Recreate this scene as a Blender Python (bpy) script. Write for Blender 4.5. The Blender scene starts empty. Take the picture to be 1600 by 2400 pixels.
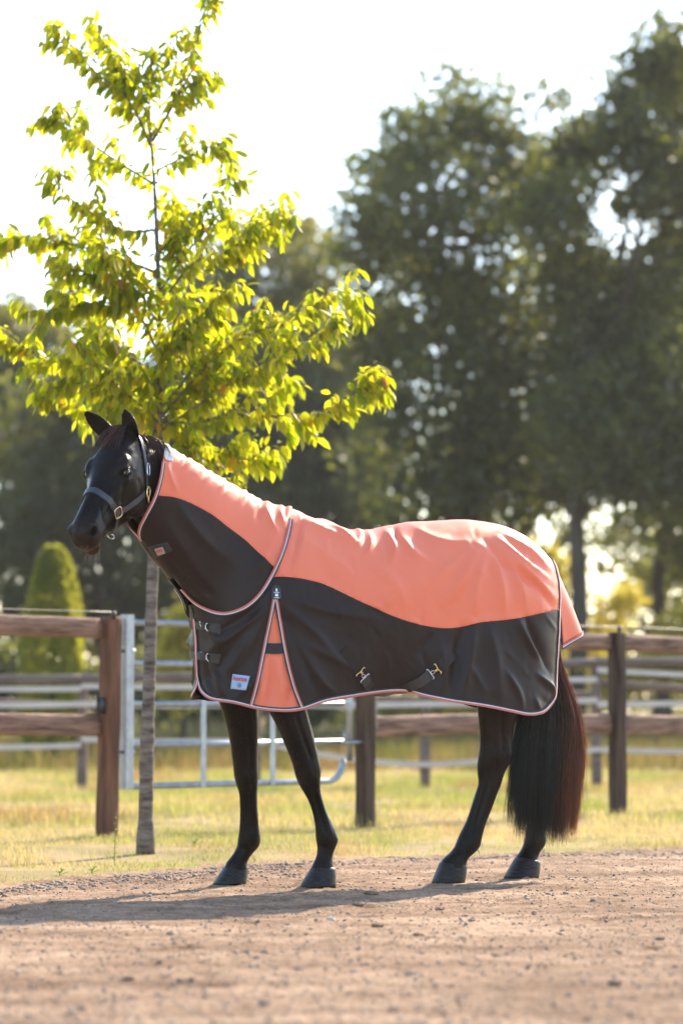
import bpy, bmesh, math, random
import numpy as np
from mathutils import Vector, Matrix
from mathutils.bvhtree import BVHTree

random.seed(7)
RNG = np.random.default_rng(11)
scene = bpy.context.scene
COL = scene.collection

# ------------------------------------------------------------------ camera
CAM_H = 0.80
LENS = 100.0
FPX = LENS / 36.0 * 2400.0            # focal length in photo pixels (1600 x 2400)
PITCH = math.atan((1650 - 1200) / FPX)
cam_data = bpy.data.cameras.new('camera')
cam_data.sensor_fit = 'VERTICAL'
cam_data.sensor_height = 36.0
cam_data.sensor_width = 36.0
cam_data.lens = LENS
cam_data.clip_start = 0.1
cam_data.clip_end = 2000
cam_data.dof.use_dof = True
cam_data.dof.focus_distance = 12.55
cam_data.dof.aperture_fstop = 2.0
cam = bpy.data.objects.new('camera', cam_data)
cam.location = (0, 0, CAM_H)
cam.rotation_euler = (math.pi / 2 + PITCH, 0, 0)
COL.objects.link(cam)
scene.camera = cam

# ------------------------------------------------------------------ sky, sun, exposure
SUN_AZ = math.atan2(0.53, 0.85)       # from +Y (away from the camera) towards +X
SUN_EL = math.radians(34)
world = bpy.data.worlds.new('World')
scene.world = world
world.use_nodes = True
wn = world.node_tree
wn.nodes.clear()
sky = wn.nodes.new('ShaderNodeTexSky')
sky.sky_type = 'NISHITA'
sky.sun_disc = False
sky.sun_elevation = SUN_EL
sky.sun_rotation = SUN_AZ
sky.air_density = 1.0
sky.dust_density = 0.8
sky.ozone_density = 1.0
bg = wn.nodes.new('ShaderNodeBackground')
bg.inputs['Strength'].default_value = 0.13
wo = wn.nodes.new('ShaderNodeOutputWorld')
wn.links.new(sky.outputs[0], bg.inputs['Color'])
wn.links.new(bg.outputs[0], wo.inputs['Surface'])

sun_data = bpy.data.lights.new('sun', 'SUN')
sun_data.energy = 3.3
sun_data.angle = math.radians(0.6)
sun_data.color = (1.0, 0.86, 0.66)
sun = bpy.data.objects.new('sun', sun_data)
TO_SUN = Vector((math.sin(SUN_AZ) * math.cos(SUN_EL), math.cos(SUN_AZ) * math.cos(SUN_EL), math.sin(SUN_EL)))
sun.rotation_euler = TO_SUN.to_track_quat('Z', 'Y').to_euler()
sun.location = (8, 14, 14)
COL.objects.link(sun)

scene.view_settings.view_transform = 'Standard'
scene.view_settings.look = 'None'
scene.view_settings.gamma = 1.0
scene.view_settings.use_curve_mapping = False
scene.view_settings.exposure = 1.85

# ------------------------------------------------------------------ pixel helpers (photo pixels, 1600 x 2400)
CP, SP = math.cos(PITCH), math.sin(PITCH)
def ray(px, py):
    x = (px - 800) / FPX
    y = (1200 - py) / FPX
    return np.array([x, CP - y * SP, SP + y * CP])
def at_depth(px, py, Y):
    d = ray(px, py)
    return np.array([0, 0, CAM_H]) + d * (Y / d[1])
def on_ground(px, py):
    d = ray(px, py)
    return np.array([0, 0, CAM_H]) + d * (-CAM_H / d[2])
def project(P):
    P = np.asarray(P, float).reshape(-1, 3) - np.array([0, 0, CAM_H])
    zc = P[:, 1] * CP + P[:, 2] * SP
    yc = -P[:, 1] * SP + P[:, 2] * CP
    return np.stack([800 + FPX * P[:, 0] / zc, 1200 - FPX * yc / zc], 1)
S98 = 1 / 0.98
def d2s(p): return (p[0] * S98, p[1] * S98)

# ------------------------------------------------------------------ scene object helpers
ORG = {}
def tag(o, label=None, cat=None, group=None, kind=None):
    if label: o['label'] = label
    if cat: o['category'] = cat
    if group: o['group'] = group
    if kind: o['kind'] = kind
    return o
def thing(name, loc, label, cat, group=None):
    o = bpy.data.objects.new(name, None)
    o.empty_display_size = 0.1
    o.location = loc
    COL.objects.link(o)
    ORG[o] = np.array(loc, float)
    return tag(o, label, cat, group)
def raw_mesh(name, V, F, mat=None, smooth=True):
    V = np.asarray(V, dtype=np.float64).reshape(-1, 3)
    me = bpy.data.meshes.new(name)
    if isinstance(F, np.ndarray):
        n = F.shape[1]
        me.vertices.add(len(V)); me.vertices.foreach_set('co', V.ravel())
        me.loops.add(F.size); me.loops.foreach_set('vertex_index', F.ravel().astype(np.int32))
        me.polygons.add(len(F))
        me.polygons.foreach_set('loop_start', np.arange(0, F.size, n, dtype=np.int32))
        me.polygons.foreach_set('loop_total', np.full(len(F), n, dtype=np.int32))
        me.update(calc_edges=True)
    else:
        me.from_pydata([tuple(v) for v in V], [], F)
        me.update()
    if smooth and len(me.polygons):
        me.polygons.foreach_set('use_smooth', np.ones(len(me.polygons), dtype=bool))
    if mat: me.materials.append(mat)
    return me
def mesh_obj(name, V, F, mat=None, parent=None, smooth=True, origin=None):
    """World-space geometry -> one object (child of parent when given)."""
    V = np.asarray(V, dtype=np.float64).reshape(-1, 3)
    org = ORG[parent] if parent is not None else np.array(origin if origin is not None else (0, 0, 0), float)
    me = raw_mesh(name, V - org, F, mat, smooth)
    o = bpy.data.objects.new(name, me)
    COL.objects.link(o)
    if parent is not None: o.parent = parent
    else: o.location = org
    ORG[o] = org
    return o

class MB:
    def __init__(s): s.v = []; s.f = []; s.n = 0
    def add(s, V, F):
        V = np.asarray(V, float).reshape(-1, 3)
        s.v.append(V)
        for f in F: s.f.append([int(i) + s.n for i in f])
        s.n += len(V)
        return s
    def build(s, name, mat, parent=None, smooth=True, origin=None):
        return mesh_obj(name, np.concatenate(s.v), s.f, mat, parent, smooth, origin)

def nrm(a):
    a = np.asarray(a, float)
    return a / (np.linalg.norm(a, axis=-1, keepdims=True) + 1e-12)
def catmull(P, n):
    """Smooth curve through points, n samples (uniform in arc length)."""
    P = np.asarray(P, float)
    if len(P) == 2:
        t = np.linspace(0, 1, n)[:, None]
        return P[0] * (1 - t) + P[1] * t
    Q = np.vstack([2 * P[0] - P[1], P, 2 * P[-1] - P[-2]])
    out = []
    for i in range(1, len(Q) - 2):
        t = np.linspace(0, 1, 24, endpoint=False)[:, None]
        a, b, c, d = Q[i - 1], Q[i], Q[i + 1], Q[i + 2]
        out.append(0.5 * ((2 * b) + (-a + c) * t + (2 * a - 5 * b + 4 * c - d) * t ** 2 + (-a + 3 * b - 3 * c + d) * t ** 3))
    out.append(P[-1:])
    C = np.concatenate(out)
    L = np.concatenate([[0], np.cumsum(np.linalg.norm(np.diff(C, axis=0), axis=1))])
    s = np.linspace(0, L[-1], n)
    return np.stack([np.interp(s, L, C[:, k]) for k in range(C.shape[1])], 1)
def frames(P):
    P = np.asarray(P, float)
    T = nrm(np.gradient(P, axis=0))
    up = np.array([0, 0, 1.0]) if abs(T[0][2]) < 0.9 else np.array([1.0, 0, 0])
    A = [nrm(np.cross(T[0], up))]
    for i in range(1, len(P)):
        a = A[-1] - T[i] * np.dot(A[-1], T[i])
        A.append(nrm(a))
    A = np.array(A)
    return T, A, np.cross(T, A)
def tube(P, R, n=8, cap=True):
    P = np.asarray(P, float); R = np.broadcast_to(np.asarray(R, float), (len(P),))
    T, A, B = frames(P)
    ang = np.linspace(0, 2 * math.pi, n, endpoint=False)
    V = (P[:, None] + R[:, None, None] * (np.cos(ang)[None, :, None] * A[:, None] + np.sin(ang)[None, :, None] * B[:, None])).reshape(-1, 3)
    F = []
    for i in range(len(P) - 1):
        for j in range(n):
            k = (j + 1) % n
            F.append([i * n + j, i * n + k, (i + 1) * n + k, (i + 1) * n + j])
    if cap:
        F.append(list(range(n))[::-1]); F.append([(len(P) - 1) * n + j for j in range(n)])
    return V, F
def ribbon(P, N, w, th=0.002, lat=0.0, closed=False):
    """Flat strap following P, face normal N, width w, thickness th, shifted sideways by lat."""
    P = np.asarray(P, float); N = nrm(N)
    T = nrm(np.gradient(P, axis=0))
    if closed: T = nrm(np.roll(P, -1, 0) - np.roll(P, 1, 0))
    S = nrm(np.cross(T, N))
    w = np.broadcast_to(np.asarray(w, float), (len(P),))[:, None]
    C = P + S * lat
    V = np.stack([C - S * w / 2, C + S * w / 2, C + S * w / 2 + N * th, C - S * w / 2 + N * th], 1).reshape(-1, 3)
    F = []
    m = len(P)
    for i in range(m if closed else m - 1):
        a, b = i * 4, ((i + 1) % m) * 4
        for j in range(4):
            k = (j + 1) % 4
            F.append([a + j, a + k, b + k, b + j])
    if not closed:
        F.append([3, 2, 1, 0]); F.append([(m - 1) * 4 + j for j in range(4)])
    return V, F
def box(c, ax, ay, az, sx, sy, sz, bev=0.0):
    """Box with half sizes along axes; bev chamfers the four edges along az."""
    c, ax, ay, az = map(lambda q: np.asarray(q, float), (c, ax, ay, az))
    if bev <= 0:
        prof = [(-sx, -sy), (sx, -sy), (sx, sy), (-sx, sy)]
    else:
        prof = [(-sx + bev, -sy), (sx - bev, -sy), (sx, -sy + bev), (sx, sy - bev), (sx - bev, sy), (-sx + bev, sy), (-sx, sy - bev), (-sx, -sy + bev)]
    n = len(prof)
    V = []
    for z in (-sz, sz):
        for (x, y) in prof: V.append(c + ax * x + ay * y + az * z)
    F = [list(range(n))[::-1], [n + i for i in range(n)]]
    for i in range(n):
        k = (i + 1) % n
        F.append([i, k, n + k, n + i])
    return np.array(V), F
_ico = bmesh.new(); bmesh.ops.create_icosphere(_ico, subdivisions=1, radius=1)
ICO_V = np.array([v.co[:] for v in _ico.verts]); ICO_F = np.array([[v.index for v in f.verts] for f in _ico.faces]); _ico.free()
_ico = bmesh.new(); bmesh.ops.create_icosphere(_ico, subdivisions=3, radius=1)
ICO3_V = np.array([v.co[:] for v in _ico.verts]); ICO3_F = np.array([[v.index for v in f.verts] for f in _ico.faces]); _ico.free()

def _hash(ix, iy, seed):
    h = (ix.astype(np.int64) * 374761393 + iy.astype(np.int64) * 668265263 + seed * 1442695041) & 0x7fffffff
    h = ((h ^ (h >> 13)) * 1274126177) & 0x7fffffff
    return ((h ^ (h >> 16)) & 0xffff) / 65535.0
def vnoise(x, y, seed=0):
    x = np.asarray(x, float); y = np.asarray(y, float)
    ix, iy = np.floor(x), np.floor(y)
    fx, fy = x - ix, y - iy
    fx = fx * fx * (3 - 2 * fx); fy = fy * fy * (3 - 2 * fy)
    a = _hash(ix, iy, seed); b = _hash(ix + 1, iy, seed); c = _hash(ix, iy + 1, seed); d = _hash(ix + 1, iy + 1, seed)
    return (a * (1 - fx) + b * fx) * (1 - fy) + (c * (1 - fx) + d * fx) * fy - 0.5
def fbm(x, y, seed=0, octs=4):
    s = 0; a = 1.0
    for o in range(octs):
        s = s + a * vnoise(x * 2 ** o, y * 2 ** o, seed + o * 17); a *= 0.5
    return s

# ------------------------------------------------------------------ materials
def pmat(name, c1, c2=None, scale=8.0, rough=0.6, bump=0.0, bscale=60.0, metallic=0.0, sheen=0.0, spec=0.5, coat=0.0,
         stretch=None, translucent=0.0, tcol=None, attr=None, aniso_detail=4.0):
    m = bpy.data.materials.new(name)
    m.use_nodes = True
    nt = m.node_tree; N = nt.nodes; L = nt.links
    bs = N['Principled BSDF']; out = N['Material Output']
    bs.inputs['Roughness'].default_value = rough
    bs.inputs['Metallic'].default_value = metallic
    bs.inputs['Specular IOR Level'].default_value = spec
    bs.inputs['Sheen Weight'].default_value = sheen
    bs.inputs['Coat Weight'].default_value = coat
    tc = N.new('ShaderNodeTexCoord')
    vec = tc.outputs['Object']
    if stretch:
        mp = N.new('ShaderNodeMapping'); mp.inputs['Scale'].default_value = stretch
        L.new(vec, mp.inputs['Vector']); vec = mp.outputs[0]
    csock = None
    if attr:
        at = N.new('ShaderNodeAttribute'); at.attribute_name = attr
        csock = at.outputs['Color']
    if c2 is not None:
        nz = N.new('ShaderNodeTexNoise'); nz.inputs['Scale'].default_value = scale; nz.inputs['Detail'].default_value = aniso_detail
        L.new(vec, nz.inputs['Vector'])
        rp = N.new('ShaderNodeValToRGB')
        rp.color_ramp.elements[0].position = 0.3; rp.color_ramp.elements[0].color = (*c1, 1)
        rp.color_ramp.elements[1].position = 0.7; rp.color_ramp.elements[1].color = (*c2, 1)
        L.new(nz.outputs['Fac'], rp.inputs['Fac'])
        if csock is not None:
            mx = N.new('ShaderNodeMix'); mx.data_type = 'RGBA'; mx.blend_type = 'MULTIPLY'; mx.inputs[0].default_value = 1.0
            L.new(rp.outputs[0], mx.inputs[6]); L.new(csock, mx.inputs[7]); csock = mx.outputs[2]
        else: csock = rp.outputs[0]
    if csock is not None: L.new(csock, bs.inputs['Base Color'])
    else: bs.inputs['Base Color'].default_value = (*c1, 1)
    if bump > 0:
        nb = N.new('ShaderNodeTexNoise'); nb.inputs['Scale'].default_value = bscale; nb.inputs['Detail'].default_value = 5
        L.new(vec, nb.inputs['Vector'])
        bp = N.new('ShaderNodeBump'); bp.inputs['Strength'].default_value = bump; bp.inputs['Distance'].default_value = 0.01
        L.new(nb.outputs['Fac'], bp.inputs['Height']); L.new(bp.outputs[0], bs.inputs['Normal'])
    if translucent > 0:
        tr = N.new('ShaderNodeBsdfTranslucent')
        if tcol is not None and csock is not None and attr:
            mx2 = N.new('ShaderNodeMix'); mx2.data_type = 'RGBA'; mx2.blend_type = 'MULTIPLY'; mx2.inputs[0].default_value = 1.0
            at2 = N.new('ShaderNodeAttribute'); at2.attribute_name = attr
            L.new(at2.outputs['Color'], mx2.inputs[6]); mx2.inputs[7].default_value = (*tcol, 1)
            L.new(mx2.outputs[2], tr.inputs['Color'])
        elif tcol is not None: tr.inputs['Color'].default_value = (*tcol, 1)
        elif csock is not None: L.new(csock, tr.inputs['Color'])
        mxs = N.new('ShaderNodeMixShader'); mxs.inputs[0].default_value = translucent
        L.new(bs.outputs[0], mxs.inputs[1]); L.new(tr.outputs[0], mxs.inputs[2]); L.new(mxs.outputs[0], out.inputs['Surface'])
    return m
def set_color_attr(me, cols):
    """per-vertex colours (n,3)"""
    a = me.color_attributes.new('tint', 'FLOAT_COLOR', 'POINT')
    c = np.ones((len(me.vertices), 4)); c[:, :3] = cols
    a.data.foreach_set('color', c.ravel())

# ================================================================== GROUND
M_FIELD = pmat('field_soil', (0.20, 0.16, 0.07), (0.34, 0.25, 0.125), scale=1.6, rough=0.95, bump=0.6, bscale=25, spec=0.1)
def dirt_mat():
    m = bpy.data.materials.new('dirt'); m.use_nodes = True
    nt = m.node_tree; N = nt.nodes; L = nt.links; bs = N['Principled BSDF']
    bs.inputs['Roughness'].default_value = 0.92; bs.inputs['Specular IOR Level'].default_value = 0.15
    tc = N.new('ShaderNodeTexCoord')
    def noise(scale, detail, rough=0.55):
        n = N.new('ShaderNodeTexNoise'); n.inputs['Scale'].default_value = scale; n.inputs['Detail'].default_value = detail; n.inputs['Roughness'].default_value = rough
        L.new(tc.outputs['Object'], n.inputs['Vector']); return n.outputs['Fac']
    def ramp(f, a, b, p0, p1):
        r = N.new('ShaderNodeValToRGB'); r.color_ramp.elements[0].position = p0; r.color_ramp.elements[0].color = (*a, 1); r.color_ramp.elements[1].position = p1; r.color_ramp.elements[1].color = (*b, 1)
        L.new(f, r.inputs['Fac']); return r.outputs[0]
    def mul(a, b):
        x = N.new('ShaderNodeMix'); x.data_type = 'RGBA'; x.blend_type = 'MULTIPLY'; x.inputs[0].default_value = 1; L.new(a, x.inputs[6]); L.new(b, x.inputs[7]); return x.outputs[2]
    c = ramp(noise(1.3, 6, 0.6), (0.26, 0.168, 0.108), (0.43, 0.305, 0.213), 0.36, 0.64)        # packed and loose patches
    c = mul(c, ramp(noise(14, 6, 0.65), (0.70, 0.66, 0.62), (1.12, 1.12, 1.12), 0.35, 0.62))       # crumbs
    c = mul(c, ramp(noise(95, 3, 0.7), (0.62, 0.58, 0.54), (1.15, 1.14, 1.12), 0.36, 0.60))        # grit
    mp = N.new('ShaderNodeMapping'); mp.inputs['Rotation'].default_value = (0, 0, math.radians(-42)); mp.inputs['Scale'].default_value = (0.35, 2.2, 1)
    L.new(tc.outputs['Object'], mp.inputs['Vector'])
    n4 = N.new('ShaderNodeTexNoise'); n4.inputs['Scale'].default_value = 1.7; n4.inputs['Detail'].default_value = 5; L.new(mp.outputs[0], n4.inputs['Vector'])
    c = mul(c, ramp(n4.outputs['Fac'], (0.66, 0.60, 0.55), (1.10, 1.10, 1.09), 0.36, 0.58))         # wheel-worn streaks along the track
    L.new(c, bs.inputs['Base Color'])
    bp = N.new('ShaderNodeBump'); bp.inputs['Strength'].default_value = 0.9; bp.inputs['Distance'].default_value = 0.012
    L.new(noise(80, 6, 0.7), bp.inputs['Height']); L.new(bp.outputs[0], bs.inputs['Normal'])
    return m
M_DIRT = dirt_mat()
M_STONE = pmat('gravel_stone', (0.17, 0.13, 0.105), (0.36, 0.28, 0.225), scale=9, rough=0.85, spec=0.25)
M_CLOD = pmat('clod', (0.15, 0.105, 0.075), (0.23, 0.165, 0.12), scale=30, rough=0.95, bump=0.6, bscale=60, spec=0.1)

# road edge in the ground plane
edge_px = [(-400, 2150), (-200, 2110), (0, 2082), (100, 2066), (250, 2048), (500, 2028), (760, 2016), (1000, 2006), (1180, 2001), (1300, 1996), (1450, 1992), (1600, 1988), (1800, 1984), (2100, 1976)]
EDGE = np.array([on_ground(*p)[:2] for p in edge_px])
def edge_y(x):
    return np.interp(x, EDGE[:, 0], EDGE[:, 1]) + 0.10 * vnoise(np.asarray(x) * 4.0, np.asarray(x) * 0 + 3.3, 5) + 0.05 * vnoise(np.asarray(x) * 17.0, np.asarray(x) * 0 + 1.3, 6)

def field_h(x, y):
    return 0.03 * fbm(x * 0.8, y * 0.8, 31, 4) - 0.015
xs = np.concatenate([np.linspace(-900, -60, 12), np.linspace(-50, -6, 30), np.linspace(-5.5, 6.5, 121), np.linspace(7, 50, 30), np.linspace(60, 900, 12)])
ys = np.concatenate([np.linspace(-60, 0, 7), np.linspace(2, 11, 10), np.linspace(11.1, 26, 150), np.linspace(26.5, 60, 50), np.linspace(65, 150, 12), np.linspace(200, 1500, 10)])
GX, GY = np.meshgrid(xs, ys)
flat = np.clip((np.maximum(np.abs(GX) - 30, GY - 60)) / 20, 0, 1)
GZ = field_h(GX, GY) * (1 - flat)
GZ = np.where(GY < edge_y(GX) + 0.05, -0.06, GZ - 0.004)
nx, ny = len(xs), len(ys)
ii = (np.arange(ny - 1)[:, None] * nx + np.arange(nx - 1)[None, :]).ravel()
gf = np.stack([ii, ii + 1, ii + nx + 1, ii + nx], 1)
ground = mesh_obj('ground', np.stack([GX, GY, GZ], -1).reshape(-1, 3), gf, M_FIELD)
tag(ground, kind='structure')

# dirt track: a fine relief sheet near the horse, coarser further out
def dirt_h(x, y):
    h = 0.020 * fbm(x * 1.1, y * 1.1, 3, 3) + 0.009 * fbm(x * 6, y * 6, 9, 3)
    lump = np.clip(vnoise(x * 16, y * 16, 21) - 0.23, 0, 1)
    h = h + 0.030 * lump + 0.0055 * vnoise(x * 34, y * 34, 22)
    # a shallow wheel rut running along the track
    d = (y - x * 0.9 - 11.6) / math.sqrt(1 + 0.81)
    h = h - 0.008 * np.exp(-(d / 0.35) ** 2)
    for (hx, hy) in HOOF_XY:                      # soil pushed up round the four hooves
        dd = np.hypot(x - hx, y - hy); h = np.where(dd < 0.17, h * np.clip((dd - 0.07) / 0.1, 0, 1) + 0.011 * np.exp(-((dd - 0.085) / 0.03) ** 2) * (1 + 1.6 * vnoise(x * 30, y * 30, 61)), h)
    for (hx, hy, a, sz) in PRINTS:                # old hoof prints and scuffs
        u = (x - hx) * math.cos(a) + (y - hy) * math.sin(a); w = -(x - hx) * math.sin(a) + (y - hy) * math.cos(a)
        r2 = (u / sz) ** 2 + (w / (sz * 0.85)) ** 2
        h = h - 0.011 * np.exp(-r2 ** 2) + 0.006 * np.exp(-((np.sqrt(r2) - 1.25) / 0.28) ** 2)
    return h - 0.004
HOOF_XY = [tuple(on_ground(*p)[:2]) for p in ((545, 2068), (745, 2076), (1050, 2064), (1222, 2052))]
_pr = np.random.default_rng(4)
PRINTS = [(_pr.uniform(-1.6, 1.8), _pr.uniform(7.2, 13.2), _pr.uniform(0, 6.28), _pr.uniform(0.05, 0.075)) for _ in range(46)]
def track_patch(name, x0, x1, y0, step, ny_extra):
    x = np.arange(x0, x1 + step / 2, step)
    ny_ = ny_extra
    t = np.linspace(0, 1, ny_) ** 0.85
    X = np.repeat(x[None, :], ny_, 0)
    E = edge_y(x)[None, :]
    Y = y0 + (E - y0) * t[:, None]
    Z = dirt_h(X, Y)
    near_edge = np.clip(1 - (E - Y) / 0.35, 0, 1)
    Z = Z + 0.012 * near_edge * (1 + 1.6 * vnoise(X * 22, Y * 22, 41)) - 0.028 * np.clip(1 - (E - Y) / 0.03, 0, 1)
    n = len(x)
    ii = (np.arange(ny_ - 1)[:, None] * n + np.arange(n - 1)[None, :]).ravel()
    F = np.stack([ii, ii + 1, ii + n + 1, ii + n], 1)
    return np.stack([X, Y, Z], -1).reshape(-1, 3), F
V1, F1 = track_patch('t', -3.4, 3.8, 5.2, 0.016, 620)
track = mesh_obj('dirt_track', V1, F1, M_DIRT)
tag(track, kind='structure')
def coarse(x0, x1, y0, y1f, nx_, ny_):
    x = np.linspace(x0, x1, nx_); t = np.linspace(0, 1, ny_)
    X = np.repeat(x[None], ny_, 0); Y = y0 + (y1f(x)[None] - y0) * t[:, None]
    Z = dirt_h(X, Y) - 0.004
    ii = (np.arange(ny_ - 1)[:, None] * nx_ + np.arange(nx_ - 1)[None, :]).ravel()
    return np.stack([X, Y, Z], -1).reshape(-1, 3), np.stack([ii, ii + 1, ii + nx_ + 1, ii + nx_], 1)
parts = [coarse(-3.4, 3.8, -6, lambda x: x * 0 + 5.2, 60, 80), coarse(-14, -3.4, -6, lambda x: edge_y(x), 90, 120), coarse(3.8, 16, -6, lambda x: np.minimum(edge_y(x), 22), 90, 120)]
vv = []; ff = []; k = 0
for v_, f_ in parts: vv.append(v_); ff.append(f_ + k); k += len(v_)
mesh_obj('track_verge', np.concatenate(vv), np.concatenate(ff), M_DIRT).update_tag()
tag(bpy.data.objects['track_verge'], kind='structure')

# loose gravel
def gravel(n, fx, size, name, mat):
    P = fx(n)
    n = len(P)
    R = size(n)
    V = ICO_V[None] * (1 + 0.35 * RNG.standard_normal((n, len(ICO_V), 1))).clip(0.5, 1.5)
    V = V * (R[:, None, None] * np.stack([RNG.uniform(.8, 1.4, n), RNG.uniform(.8, 1.3, n), RNG.uniform(.45, .8, n)], 1)[:, None, :])
    a = RNG.uniform(0, 6.28, n); c, s = np.cos(a)[:, None], np.sin(a)[:, None]
    V = np.stack([V[..., 0] * c - V[..., 1] * s, V[..., 0] * s + V[..., 1] * c, V[..., 2]], -1)
    z = dirt_h(P[:, 0], P[:, 1])
    V = V + np.stack([P[:, 0], P[:, 1], z + R * 0.22], 1)[:, None]
    F = (ICO_F[None] + (np.arange(n) * len(ICO_V))[:, None, None]).reshape(-1, 3)
    o = mesh_obj(name, V.reshape(-1, 3), F, mat, smooth=False)
    return o
def spread(n):
    y = 6.6 + (RNG.random(n) ** 1.3) * 9.5
    x = RNG.uniform(-1, 1, n) * (0.14 * y + 0.3)
    k = (y < edge_y(x) - 0.02)
    return np.stack([x[k], y[k]], 1)
def spread_edge(n):
    x = RNG.uniform(-2.4, 2.6, n)
    y = edge_y(x) - 0.02 - np.abs(RNG.standard_normal(n)) * np.where(x < -0.2, 0.42, 0.16)
    return np.stack([x, y], 1)
g1 = gravel(16000, spread, lambda n: 0.0022 + 0.0016 * RNG.exponential(1, n).clip(0, 4), 'loose_gravel', M_STONE)
tag(g1, 'loose fine gravel and grit scattered over the dirt track', 'gravel', kind='stuff')
g2 = gravel(7000, spread_edge, lambda n: 0.003 + 0.0028 * RNG.exponential(1, n).clip(0, 3.5), 'edge_gravel', M_STONE)
tag(g2, 'coarser grey gravel banked along the grassy edge of the track', 'gravel', kind='stuff')
# single stones and clods that can be told apart
st = [(776, 2158, .016, 0), (400, 2190, .013, 1), (622, 2236, .012, 1), (885, 2172, .017, 2), (840, 2125, .020, 2), (870, 2098, .022, 2), (1105, 2160, .012, 1), (1390, 2112, .012, 1), (1284, 2097, .012, 1),
      (1325, 2093, .012, 1), (300, 2290, .014, 2), (1160, 2238, .012, 2), (960, 2280, .013, 1), (1440, 2310, .016, 2), (190, 2080, .012, 1), (620, 2355, .015, 1), (1545, 2197, .013, 2), (700, 2270, .011, 1), (1030, 2130, .013, 2), (980, 2190, .014, 2)]
slab = {0: ('pale rounded stone lying alone on the dirt track', 'pale stone'), 1: ('small dark stone lying on the dirt track', 'dark stones'), 2: ('small dark clod of soil pressed into the dirt track', 'soil clods')}
M_PALE = pmat('pale_stone', (0.42, 0.36, 0.32), (0.55, 0.47, 0.42), scale=20, rough=0.8)
for (px, py, r, kind) in st:
    p = on_ground(px, py)
    jit = 1 + 0.10 * np.array([vnoise(v[0] * 2 + px, v[1] * 2 + v[2] * 3, 4) + 0.5 * vnoise(v[0] * 5 + px, v[1] * 5 - v[2] * 4, 6) for v in ICO3_V])[:, None] * 5.0
    sc = np.array([r * 1.1, r * 1.0, r * 0.62]) if kind != 2 else np.array([r * 1.35, r * 1.0, r * 0.5])
    V = ICO3_V * jit * sc + np.array([p[0], p[1], float(dirt_h(p[0], p[1])) + r * 0.28])
    o = mesh_obj('stone' if kind < 2 else 'soil_clod', V, ICO3_F, (M_PALE, M_STONE, M_CLOD)[kind], origin=(p[0], p[1], float(dirt_h(p[0], p[1]))))
    tag(o, slab[kind][0], 'stone' if kind < 2 else 'clod', None if kind == 0 else slab[kind][1])

# grass: blades as real triangles
M_GRASS = pmat('grass_blades', (0.85, 0.85, 0.85), (1.0, 1.0, 1.0), scale=3, rough=0.7, attr='tint', translucent=0.45, tcol=(1.15, 1.15, 0.9), spec=0.2)
def blades(P, h, w, cols, name, lean=0.5, z=None):
    n = len(P)
    a = RNG.uniform(0, 6.283, n); b = a + RNG.uniform(-0.8, 0.8, n) + 1.57
    ln = RNG.uniform(0.1, 1.0, n) * lean * h
    base = np.stack([P[:, 0], P[:, 1], (field_h(P[:, 0], P[:, 1]) if z is None else z) - 0.008], 1)
    side = np.stack([np.cos(a), np.sin(a), 0 * a], 1) * (w / 2)[:, None]
    out = np.stack([np.cos(b) * ln, np.sin(b) * ln, 0 * a], 1)
    up = np.array([0, 0, 1.0])
    m = base + out * 0.35 + up * (h * 0.6)[:, None]
    t = base + out + up * h[:, None]
    V = np.stack([base - side, base + side, m + side * 0.7, m - side * 0.7, t], 1).reshape(-1, 3)
    k = (np.arange(n) * 5)[:, None]
    F = np.concatenate([k + np.array([[0, 1, 2]]), k + np.array([[0, 2, 3]]), k + np.array([[3, 2, 4]])])
    o = mesh_obj(name, V, F, M_GRASS, smooth=False)
    set_color_attr(o.data, np.repeat(cols, 5, 0))
    return o
def grass_region(n, y0, y1, marg):
    y = y0 + (y1 - y0) * RNG.random(n)
    x = RNG.uniform(-1, 1, n) * (0.125 * y + marg)
    k = y > edge_y(x) + RNG.uniform(-0.03, 0.14, n)
    return np.stack([x[k], y[k]], 1)
def grass_cols(P):
    n = len(P)
    g = np.clip(0.50 + 1.5 * fbm(P[:, 0] * 1.1, P[:, 1] * 0.45, 77, 4) + 0.22 * RNG.standard_normal(n) + 0.20 * (P[:, 0] > 0.2) , 0, 1)[:, None]
    straw = np.array([0.62, 0.47, 0.24]); green = np.array([0.30, 0.33, 0.075])
    c = straw * (1 - g) + green * g
    br = np.clip(2.2 * fbm(P[:, 0] * 1.3 + 9, P[:, 1] * 0.5, 91, 3) - 0.25, 0, 1)[:, None]
    c = c * (1 - br) + np.array([0.36, 0.22, 0.10]) * br
    return c * RNG.uniform(0.65, 1.15, (n, 1))
def tuft_h(P, lo, hi):
    t = np.clip(0.5 + 1.1 * fbm(P[:, 0] * 1.5, P[:, 1] * 1.5, 55, 3), 0.12, 1)
    return (lo + (hi - lo) * t) * RNG.uniform(0.5, 1.2, len(P))
P = grass_region(88000, 12.2, 19, 1.6)
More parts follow.
